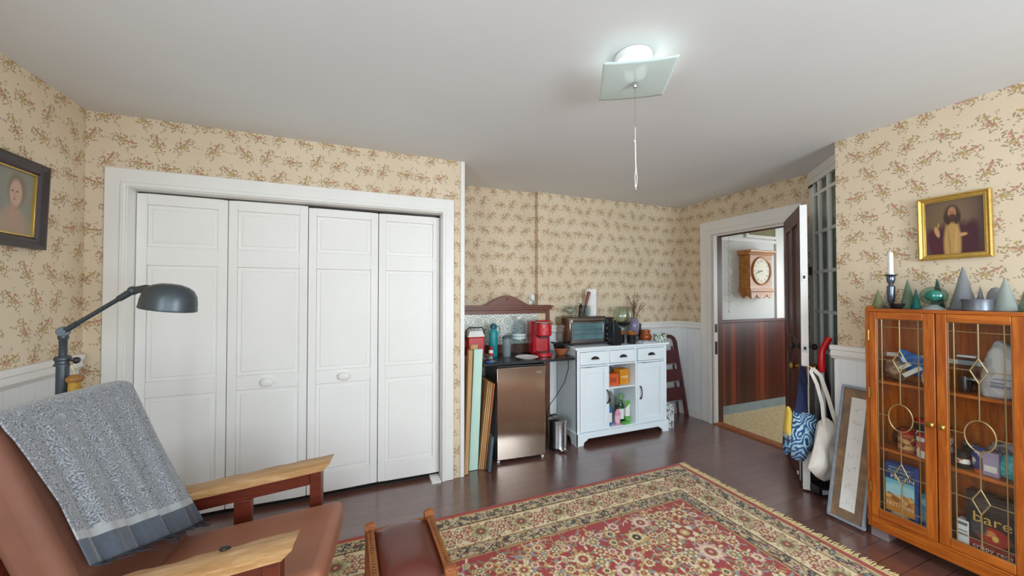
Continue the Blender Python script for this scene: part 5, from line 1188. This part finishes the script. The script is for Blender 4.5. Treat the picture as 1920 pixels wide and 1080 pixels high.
# upper right shelf
t = shelf_thing('flour_bag', 'large white paper bag slumped on the upper right shelf', 'bag', 2.88, .765, S1)
b = MB(); b.M = Matrix.Translation((0, 0, .12)) @ Matrix.Rotation(R(8), 4, 'X'); lump(b, (0, 0, 0), .045, .075, .14, 71, .22, 11., pw=.45, flat=False); b.v = [(x, y, max(z, 0)) for x, y, z in b.v]
b.build('bag', bagmat('white_bag', '#d8d7d6', '#c4c3c6', 9.), t)
b = MB(); b.box(-.056, -.048, -.03, .03, .05, .06).box(-.056, -.048, -.035, .02, .09, .094).box(-.056, -.048, -.01, .03, .07, .075); b.build('bag_print', mat('violet_print', '#8f8ba6', .6), t)
t = shelf_thing('glass_cup', 'clear glass cup on the upper right shelf of the bookcase', 'cup', 2.86, .885, S1); MB().lathe([(.018, 0), (.02, .004), (.026, .075), (.024, .075), (.018, .008), (0, .008)], n=22).build('cup', M['bottle'], t)
t = shelf_thing('clear_container', 'small clear container behind the glass cup', 'container', 2.92, .862, S1); MB().box(-.03, .03, -.03, .03, 0, .06).build('tub', M['bottle'], t, bevel=.006); MB().box(-.032, .032, -.032, .032, .06, .068).build('lid', M['whitep'], t, bevel=.003)
t = shelf_thing('clear_container', 'long clear container with a white lid at the back of the upper right shelf', 'container', 2.94, .90, S1+.0); MB().box(-.018, .018, -.03, .03, .0, .17).build('tub', M['bottle'], t, bevel=.006); MB().box(-.02, .02, -.034, .034, .17, .182).build('lid', M['whitep'], t, bevel=.003)
# middle right shelf
canlike('jar', 'small dark jar with a white label at the left of the middle right shelf', 'jar', 2.85, .895, S2, .026, .085, M['glaze'], M['black'], whitelab, .3, .7)
canlike('jar', 'small dark jar with a grey lid behind its neighbour on the middle right shelf', 'jar', 2.92, .89, S2, .03, .12, M['glaze'], M['steel'], None)
t = shelf_thing('tube', 'navy and white squeeze tube standing on the middle right shelf', 'tube', 2.845, .842, S2); b = MB(); b.lathe([(.014, 0), (.015, .014), (.012, .015)], n=16); b.build('cap', M['orange'], t); b = MB(); b.lathe([(.014, .015), (.02, .03), (.024, .125)], n=20, sx=.55); b.build('body', bagmat('navy_tube', '#2b3a78', '#d8d6d4', 22.), t)
t = shelf_thing('carton', 'lavender carton on the middle right shelf', 'carton', 2.85, .800, S2); MB().box(-.02, .02, -.026, .026, 0, .115).build('box', mat('lavender', '#a79bb8', .5), t, bevel=.002); MB().box(-.0206, -.0195, -.02, .02, .02, .05).build('paper_label', M['paperw'], t)
t = shelf_thing('snack_bag', 'turquoise foil bag at the right of the middle right shelf', 'bag', 2.86, .735, S2); lump(MB(), (0, 0, .062), .026, .044, .066, 81, .2, 14., pw=.5).build('bag', bagmat('turquoise_bag', '#3fa9b3', '#66c3c6', 24.), t)
t = shelf_thing('snack_packet', 'grey packet lying behind the lavender carton on the middle right shelf', 'packet', 2.935, .78, S2); lump(MB(), (0, 0, .075), .018, .055, .08, 83, .2, 14., pw=.5).build('bag', bagmat('grey_packet', '#6c6a6e', '#a3a1a4', 24.), t)
# bottom right
def applebag(P, w, h):
    P.rect(0, w, 0, h, '#17161a'); P.rect(0, w, 0, h*.17, '#8f1f1f'); P.ell(w*.52, h*.33, w*.33, h*.15, 0, '#a8261f', .12); P.ell(w*.45, h*.37, w*.12, h*.05, .4, '#d98a4a', .5); P.ell(w*.56, h*.31, w*.06, h*.05, 0, '#e5c46a', .5)
    P.ell(w*.25, h*.42, w*.16, h*.14, 0, '#3f4246', .5)
    for k in range(5): P.rect(w*.1, w*.9, h*(.74+.04*k), h*(.752+.04*k), '#4a4a4e')
t = printed_box('snack_bag', 'black apple chip bag with a red apple on the bottom right shelf', 'bag', 2.835, .80, S3, .06, .165, .285, 0, applebag, M['black'])
goldp = mat('gold_print', '#d9b25a', .4)
lab('bare', .07, t, 0, .165, goldp); lab('crispy reds', .03, t, 0, .024, M['paperw'], sx=.95)
t = shelf_thing('carton', 'white carton with grey print at the left of the bottom right shelf', 'carton', 2.83, .898, S3); MB().box(0, .05, -.024, .016, 0, .125).build('box', M['whitep'], t, bevel=.002); MB().box(-.0008, 0, -.02, .012, .10, .115).box(-.0008, 0, -.02, .012, .05, .06).box(-.0008, 0, -.02, .012, .07, .075).build('paper_label', M['grey'], t)
t = shelf_thing('package', 'brown package at the right end of the bottom right shelf', 'package', 2.85, .696, S3); lump(MB(), (0, 0, .062), .026, .014, .066, 87, .2, 14.).build('wrap', M['cardboard'], t)

# glass trees and ornaments on top
ZB = 1.3365
def tint_glass(name, c, rough=.12, tr=.8): return G(name).out(L(c), rough, 0., Transmission_Weight=tr*.6, IOR=1.25, Alpha=.78)
def tree(lab, y, x, r, h, m, ribs=0, tip=.06):
    t = thing('glass_tree', lab, 'ornament', (x, y, ZB), 0, 'glass trees on the bookcase')
    pr = [(r*.9, 0), (r, .004)]
    if ribs:
        for k in range(ribs): q = k/ribs; pr += [(r*(1-q*.92)*1.0, h*(.03+.93*q)), (r*(1-q*.92)*.86, h*(.03+.93*(q+.6/ribs)))]
    else: pr += [(r*.62, h*.42), (r*.3, h*.75)]
    pr += [(r*tip*1.6, h*.96), (r*tip, h*.99), (0, h)]
    b = MB().lathe(pr, n=28); b.build('glass_cone', m, t); return t
gA, gB, gC, gD = tint_glass('green_glass', '#6f8f78'), tint_glass('teal_glass', '#1f7a72', .08), tint_glass('smoke_glass', '#8d9196', .35, .35), tint_glass('pale_green_glass', '#a9b3ad', .3, .5)
gE = tint_glass('deep_teal', '#0f4f50', .06)
tree('small olive green glass tree at the far left end of the bookcase top', 1.222, 2.855, .03, .11, tint_glass('olive_glass', '#8f9a72'))
tree('small clear glass tree behind the candlestick', 1.208, 2.915, .026, .105, M['bottle'])
tree('green glass tree between the candlestick and the crystal globe', 1.094, 2.86, .034, .165, gA)
tree('small ribbed teal glass tree left of the crystal globe', 1.05, 2.83, .022, .112, gB, 5)
tree('dark teal glass tree behind the crystal globe', 1.0, 2.925, .03, .165, gE)
tree('tallest smoke grey glass tree on the bookcase', .90, 2.905, .05, .225, gC)
tree('little smoke grey glass tree behind the pewter dish', .848, 2.925, .02, .125, gC)
tree('pale green glass tree right of the pewter dish', .752, 2.86, .043, .16, gD)
tree('ribbed green glass tree at the right end of the bookcase top', .692, 2.87, .03, .125, gA, 5)
t = thing('glass_dome', 'smoke grey rounded ornament behind the pewter dish', 'ornament', (2.92, .797, ZB)); MB().lathe([(.028, 0), (.03, .06), (.026, .09), (.014, .112), (0, .118)], n=24).build('dome', gC, t)
t = thing('candlestick', 'pewter candlestick on the bookcase', 'candlestick', (2.86, 1.165, ZB))
pew = mat('pewter_stick', '#6d7484', .22, .85)
MB().lathe([(.034, 0), (.036, .004), (.026, .012), (.012, .02), (.01, .03), (.016, .04), (.018, .09), (.019, .125), (.012, .135), (.010, .142), (.016, .152), (.02, .17), (.018, .184), (.03, .195), (.03, .198), (.0, .198)], n=24).build('stem', pew, t)
t = thing('candle', 'white taper candle in the pewter candlestick', 'candle', (2.86, 1.165, ZB+.1985)); MB().lathe([(.012, 0), (.0115, .12), (.008, .128), (.002, .132), (.0012, .14), (0, .14)], n=18).build('taper', mat('wax', '#f0efe9', .4, var=.02), t)
t = thing('black_dish', 'small black dish between the candlestick and the green glass tree', 'dish', (2.835, 1.128, ZB)); MB().lathe([(.02, 0), (.03, .012), (.034, .03), (.03, .03), (.024, .012), (0, .008)], n=24).build('dish', M['black'], t)
t = thing('crystal_globe', 'flattened crystal globe with a teal core on a clear foot', 'ornament', (2.84, .985, ZB))
MB().lathe([(.05, 0), (.046, .004), (.024, .018), (.016, .026), (0, .027)], n=28).build('foot', tint_glass('clear_foot', '#dfe8e6', .03, .9), t)
b = MB(); b.ball((0, 0, .074), .05, .053, .05, 32, 20); b.build('crystal', thin_glass('crystal', '#d2ebe6', 1.6), t)
b = MB(); b.ball((0, 0, .074), .032, .034, .03, 24, 14); b.build('core', G('core').out(L('#138a7c'), .05, 0., Coat_Weight=.5), t)
t = thing('pewter_dish', 'shallow dark pewter dish among the glass trees', 'dish', (2.825, .828, ZB))
MB().lathe([(.048, 0), (.052, .004), (.05, .04), (.054, .058), (.05, .058), (.046, .04), (.046, .006), (0, .006)], n=36).build('dish', mat('dish_pewter', '#6f747c', .4, .5), t)

# ---------------------------------------------------------------- leaning print, bags and vacuum by the doors
FP = thing('framed_print', 'tall narrow framed calligraphy print leaning on the wall beside the bookcase', 'framed print', (2.78, 1.362, 0))
up = Vector((.188, 0, .80)).normalized(); hh = .83; n_ = Vector((-up.z, 0, up.x))
FMx = Matrix(((0, up.x, n_.x, 0), (-1, 0, 0, 0), (0, up.z, n_.z, .012), (0, 0, 0, 1)))
b = MB(); b.M = FMx
for a in ((-.095, .095, 0, .014), (-.095, .095, hh-.014, hh), (-.095, -.081, .014, hh-.014), (.081, .095, .014, hh-.014)): b.box(a[0], a[1], a[2], a[3], -.008, .012)
b.build('frame', mat('grey_frame', '#8d949c', .5, var=.15, scale=30), FP, bevel=.002)
g = G('mottled_mat'); g.out(g.ramp(g.noise(g.pos(True), 9., 5., .65, .4), [(.3, '#5f544c'), (.5, '#7d644c'), (.66, '#a27c55')]), .5)
b = MB(); b.M = FMx; b.box(-.081, .081, .014, hh-.014, -.006, .004); b.build('mat_board', g.m, FP)
P = Paint(.078, hh-.14, .002, '#dcdad4'); rn = random.Random(4)
for k in range(7):
    z = .05+k*.095
    for q in range(5):
        y = .016+.01*q+rn.uniform(-.003, .003); zz = z+rn.uniform(-.02, .02)
        P.line([(y, zz), (y+rn.uniform(-.004, .012), zz+rn.uniform(-.012, .018)), (y+rn.uniform(-.006, .014), zz+rn.uniform(-.018, .018))], .0012, '#9fa0a2', .7)
P.build('print', M['paint'], FMx @ Vector((-.039, .07, .0048)), FMx.to_3x3() @ Vector((1, 0, 0)), FMx.to_3x3() @ Vector((0, 1, 0)), FP)

def pillow(b, out, th, rings=9, wrinkle=.0, seed=1, n=56, sm=2):
    """soft bag body inside an outline (x, z), bulging along y"""
    o = [Vector((p[0], p[1])) for p in out]; ln = [(o[(k+1) % len(o)]-o[k]).length for k in range(len(o))]; tot = sum(ln); pts = []
    for k in range(n):
        d = tot*k/n; j = 0
        while d > ln[j]: d -= ln[j]; j += 1
        pts.append(o[j].lerp(o[(j+1) % len(o)], d/ln[j]))
    for _ in range(sm): pts = [pts[k]*.5+(pts[k-1]+pts[(k+1) % n])*.25 for k in range(n)]
    c = sum(pts, Vector((0, 0)))/n; vs = []; fs = []
    for sgn in (-1, 1):
        base = len(vs)
        for j in range(rings+1):
            s = j/rings
            for p in pts:
                q = c+(p-c)*s; w = wrinkle*MN.noise(Vector((q.x*16, q.y*9, seed+sgn)))*(1-s**6)
                vs.append((q.x, sgn*th*math.sqrt(max(0, 1-s**2.6))+w*(1 if sgn < 0 else -1), q.y))
        for j in range(rings):
            for k in range(n):
                f = (base+j*n+k, base+j*n+(k+1) % n, base+(j+1)*n+(k+1) % n, base+(j+1)*n+k); fs.append(f if sgn < 0 else f[::-1])
    return b.add(vs, fs)
mp = .003714
def px(x, y): return ((x-1520)*mp, (551-y)*mp+1.42)
def swirl():
    g = G('swirl_cloth'); p = g.pos(True); q = g.v('ADD', p, g.v('SCALE', g.v('SUBTRACT', g.noise_c(p, 7.), (.5, .5, .5)), scale=.16))
    d = g.vor(q, 8., .9); w = g.f('SINE', g.f('ADD', g.f('MULTIPLY', d, 40.), g.f('MULTIPLY', g.noise(q, 45., 4., .7), 8.)))
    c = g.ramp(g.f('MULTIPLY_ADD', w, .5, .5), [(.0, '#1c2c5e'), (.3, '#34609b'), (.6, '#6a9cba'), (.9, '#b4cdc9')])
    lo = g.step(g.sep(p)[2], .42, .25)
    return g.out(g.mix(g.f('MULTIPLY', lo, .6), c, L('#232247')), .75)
def _nc(s, v, sc):
    n = s.n.new('ShaderNodeTexNoise'); s.link(n.inputs['Vector'], v); n.inputs['Scale'].default_value = sc; n.inputs['Detail'].default_value = 1.; return n.outputs['Color']
G.noise_c = _nc
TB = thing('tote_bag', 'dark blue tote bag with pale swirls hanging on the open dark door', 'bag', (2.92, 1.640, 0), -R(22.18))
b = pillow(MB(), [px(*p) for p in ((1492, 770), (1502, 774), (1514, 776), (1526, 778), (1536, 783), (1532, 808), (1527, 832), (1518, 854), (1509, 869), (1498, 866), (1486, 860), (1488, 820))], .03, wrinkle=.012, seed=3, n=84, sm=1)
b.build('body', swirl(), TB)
b = pillow(MB(), [px(*p) for p in ((1485, 764), (1494, 769), (1492, 800), (1490, 835), (1489, 862), (1478, 856), (1479, 830), (1482, 795))], .028, wrinkle=.008, seed=5); b.M = None
b.v = [(x, y+.03, z) for x, y, z in b.v]
g = G('tote_side'); z_ = g.sep(g.pos(True))[2]; g.out(g.mix(g.step(g.f('ADD', z_, g.f('MULTIPLY', g.noise(g.pos(True), 30.), .08)), .44, .5), g.mix(g.step(g.noise(g.pos(True), 45., 2.), .45, .55), L('#232247'), L('#6fa3bd')), L('#cfae4a')), .75)
b.build('side_gusset', g.m, TB)
def strap(pts, w, m, parent, y0, name='strap', tw=0.):
    b = MB(); P = [Vector((px(*p)[0], y0+(dy if True else 0), px(*p)[1])) for p, dy in pts]; vs = []
    for k, p in enumerate(P):
        t = (P[min(k+1, len(P)-1)]-P[max(k-1, 0)]).normalized(); s = t.cross(Vector((0, 1, 0))).normalized()
        for a, h in ((-1, -.0018), (1, -.0018), (1, .0018), (-1, .0018)): vs.append(p+s*a*w/2+Vector((0, h, 0)))
    fs = []
    for k in range(len(P)-1):
        for j in range(4): fs.append((k*4+j, k*4+(j+1) % 4, (k+1)*4+(j+1) % 4, (k+1)*4+j))
    fs += [(3, 2, 1, 0), tuple((len(P)-1)*4+j for j in range(4))]
    return b.add(vs, fs).build(name, m, parent)
strap([((1498, 776), -.01), ((1505, 750), 0), ((1512, 720), .015), ((1518, 700), .03), ((1524, 692), .06)], .05, M['navy'], TB, 0)
strap([((1524, 692), .06), ((1520, 715), .03), ((1517, 750), .015), ((1514, 782), .0)], .04, M['navy'], TB, 0)
CB = thing('canvas_tote', 'cream canvas tote bag hanging from the brass knob beside the swirled bag', 'bag', (2.852, 1.572, 0), -R(22.18))
b = pillow(MB(), [px(*p) for p in ((1532, 782), (1545, 777), (1557, 786), (1564, 801), (1557, 815), (1562, 850), (1561, 876), (1551, 890), (1538, 893), (1524, 885), (1509, 869), (1518, 842), (1526, 810))], .04, wrinkle=.028, seed=9, n=90, sm=0)
b.build('body', M['canvas'], CB)
strap([((1533, 790), -.03), ((1530, 750), -.03), ((1523, 715), -.02), ((1517, 694), -.0), ((1524, 688), .02)], .024, M['canvas'], CB, 0)
strap([((1524, 688), .02), ((1532, 700), -.01), ((1540, 735), -.03), ((1549, 770), -.035), ((1561, 800), -.03)], .026, M['canvas'], CB, 0)
VC = thing('stick_vacuum', 'upright stick vacuum with a bent red handle and black cloth bag behind the totes', 'vacuum cleaner', (3.075, 1.618, 0), -R(22.18))
vx = lambda x, y: ((x-1544)*.00385, 0, (551-y)*.00385+1.42)
MB().tube([vx(1538.5, 696), vx(1538.5, 690)[:2]+(vx(0, 690)[2],), vx(1538.5, 668), vx(1540, 656), vx(1545, 646), vx(1553, 633)], [.020, .022, .021, .020, .019, .02], 14).build('handle', M['redp'], VC)
MB().tube([vx(1539, 694), vx(1544, 800), vx(1540, 890)], .012, 12).build('tube', M['greylt'], VC)
b = pillow(MB(), [vx(*p)[0::2] for p in ((1546, 680), (1552, 684), (1557, 720), (1561, 780), (1562, 850), (1558, 890), (1546, 896), (1538, 880), (1541, 800), (1543, 720))], .03, wrinkle=.012, seed=6)
b.v = [(x+.005, y+.03, z) for x, y, z in b.v]; b.build('dust_bag', M['blackcl'], VC)
b = MB().box(-.10, .045, -.05, .06, .012, .07); b.build('floor_head', M['black'], VC, bevel=.012, seg=3)
MB().box(-.07, -.02, -.056, -.05, .02, .05).build('clear_window', M['greylt'], VC, bevel=.002)
for x in (-.09, .035): MB().tube([(x-.008, 0, .014), (x+.008, 0, .014)], .014, 12).build('wheel', M['iron'], VC)

# ---------------------------------------------------------------- clock and ring mobile beyond the doorway
CK = thing('wall_clock', 'oak wall clock on the pale wall beyond the doorway', 'clock', (4.45, HY, 1.695))
ow = M['oak']; f = -.139
MB().box(-.196, .196, f, -.002, -.22, .195).build('case', ow, CK, bevel=.004)
b = MB().prism([(f-.035, .25), (0-.002, .25), (-.002, .195), (f-.004, .195), (f-.012, .21), (f-.03, .225)], 0, -.226, .226); b.build('crown', ow, CK, bevel=.003)
MB().box(-.215, .215, f-.02, -.002, -.245, -.215).box(-.205, .205, f-.01, -.002, -.26, -.245).build('base_moulding', ow, CK, bevel=.004)
def lobes(w):
    pts = [(-w, -.258)]
    for k in range(49):
        u = k/48; x = -w+2*w*u; pts.append((x, -.275-.055*abs(math.cos(u*PI*2))**.7*(1 if abs(u-.5) < .45 else 1.0)))
    return pts+[(w, -.258)]
MB().prism(lobes(.18), 1, f-.004, f+.012).build('bracket', ow, CK)
for s in (-.19, .18): MB().prism([(f+.0, -.258), (-.01, -.258), (-.01, -.3), (-.05, -.33), (-.08, -.29), (f+.01, -.32), (f, -.3)], 0, s, s+.012).build('bracket', ow, CK)
b = MB(); b.M = Matrix.Translation((0, f, 0)) @ Matrix.Rotation(PI/2, 4, 'X'); b.lathe([(.145, 0), (.17, 0), (.172, .008), (.162, .016), (.15, .012), (.146, .004)], n=48, caps=False); b.build('bezel', ow, CK)
b = MB(); b.M = Matrix.Translation((0, f, 0)) @ Matrix.Rotation(PI/2, 4, 'X'); b.lathe([(.0, .003), (.147, .003)], n=48, caps=False); d_ = b.build('dial', mat('aged_dial', '#e0d8bc', .5, var=.08), CK)
NUM = ['XII', 'I', 'II', 'III', 'IIII', 'V', 'VI', 'VII', 'VIII', 'IX', 'X', 'XI']
for k, s in enumerate(NUM):
    a = -k*PI/6+PI/2; rr_ = .115
    text(s, .036, M['black'], d_, face_m((rr_*math.cos(a), f-.0035, rr_*math.sin(a)), (math.sin(a), 0, -math.cos(a)), (math.cos(a), 0, math.sin(a))), 'numeral', .0003)
def hand(ang, l, w):
    b = MB(); a = R(90-ang); c, s = math.cos(a), math.sin(a)
    b.add([(x*c-y*s, f-.006-h, x*s+y*c) for h in (0, .002) for x, y in ((-.02, -w*.5), (l*.6, -w), (l, 0), (l*.6, w), (-.02, w*.5))], [(4, 3, 2, 1, 0), (5, 6, 7, 8, 9)]+[(k, (k+1) % 5, 5+(k+1) % 5, 5+k) for k in range(5)])
    return b.build('hand', M['black'], CK)
hand(262, .07, .007); hand(250, .115, .005)
MO = thing('ring_mobile', 'hanging string of clear rings and beads in the doorway', 'mobile', (3.668, 2.812, 2.05))
MB().tube([(0, 0, 0), (0, 0, -.82)], .0012, 5).build('string', M['steel'], MO)
for z, sx, r in ((-.105, 1., .044), (-.393, .8, .042), (-.669, 1., .044)):
    q = MB().tube([(0, r*sx*math.cos(k*PI/16), z+r*math.sin(k*PI/16)) for k in range(33)], .005, 8); q.build('ring', M['whitep'], MO)
for z in (-.25, -.53, -.6, -.82): MB().ball((0, 0, z), .008, n=10, m=8).build('bead', M['chrome'], MO)
EXPO = 0.22
# ---------------------------------------------------------------- daylight, lamps and camera
def area(name, loc, to, sx, sy, power, col=(1, 1, 1)):
    d = bpy.data.lights.new(name, 'AREA'); d.shape = 'RECTANGLE'; d.size = sx; d.size_y = sy; d.energy = power; d.color = col
    o = bpy.data.objects.new(name, d); COL.objects.link(o); o.location = loc
    o.rotation_euler = (Vector(to)-Vector(loc)).to_track_quat('-Z', 'Z').to_euler(); return o
area('window_daylight', (-.35, -2.0, 1.45), (-.35, 0, 1.35), 1.05, 1.35, 26, (.80, .915, 1.))
area('window_daylight', (1.8, -2.0, 1.45), (1.8, 0, 1.35), 1.15, 1.35, 92, (.79, .91, 1.))
area('window_daylight', (XL+.03, -.32, 1.45), (0, -.32, 1.4), 1.3, 1.35, 52, (.80, .91, 1.))
area('hall_daylight', (5.66, 2.05, 1.5), (4.6, 2.3, 1.1), 1.05, 1.15, 26, (.9, .96, 1.))
pd = bpy.data.lights.new('ceiling_bulb', 'POINT'); pd.energy = .8; pd.shadow_soft_size = .055; pd.color = (1, .97, .92)
po = bpy.data.objects.new('ceiling_bulb', pd); COL.objects.link(po); po.location = (1.12, 1.30, CH-.068)
w = bpy.data.worlds.new('sky'); SC.world = w; w.use_nodes = True
sk = w.node_tree.nodes.new('ShaderNodeTexSky'); sk.sky_type = 'HOSEK_WILKIE'; sk.sun_direction = (0.3, .6, .7)
w.node_tree.links.new(sk.outputs[0], w.node_tree.nodes['Background'].inputs[0]); w.node_tree.nodes['Background'].inputs[1].default_value = 1.2
cd = bpy.data.cameras.new('camera'); cam = bpy.data.objects.new('camera', cd); COL.objects.link(cam)
cd.sensor_width = 36; cd.lens = 694.6/1920*36; cd.clip_start = .02
YAW, PIT = R(22.18), R(.93)
cam.location = (0, 0, 1.42); cam.rotation_euler = (PI/2+PIT, 0, -YAW)
SC.camera = cam
vs = SC.view_settings; vs.view_transform = 'Standard'; vs.look = 'None'; vs.gamma = 1; vs.use_curve_mapping = False; vs.exposure = EXPO
cy = SC.cycles; cy.max_bounces = 10; cy.diffuse_bounces = 6; cy.glossy_bounces = 4; cy.transmission_bounces = 8; cy.transparent_max_bounces = 12
cy.caustics_reflective = False; cy.caustics_refractive = False; cy.sample_clamp_indirect = 4.; cy.use_denoising = True
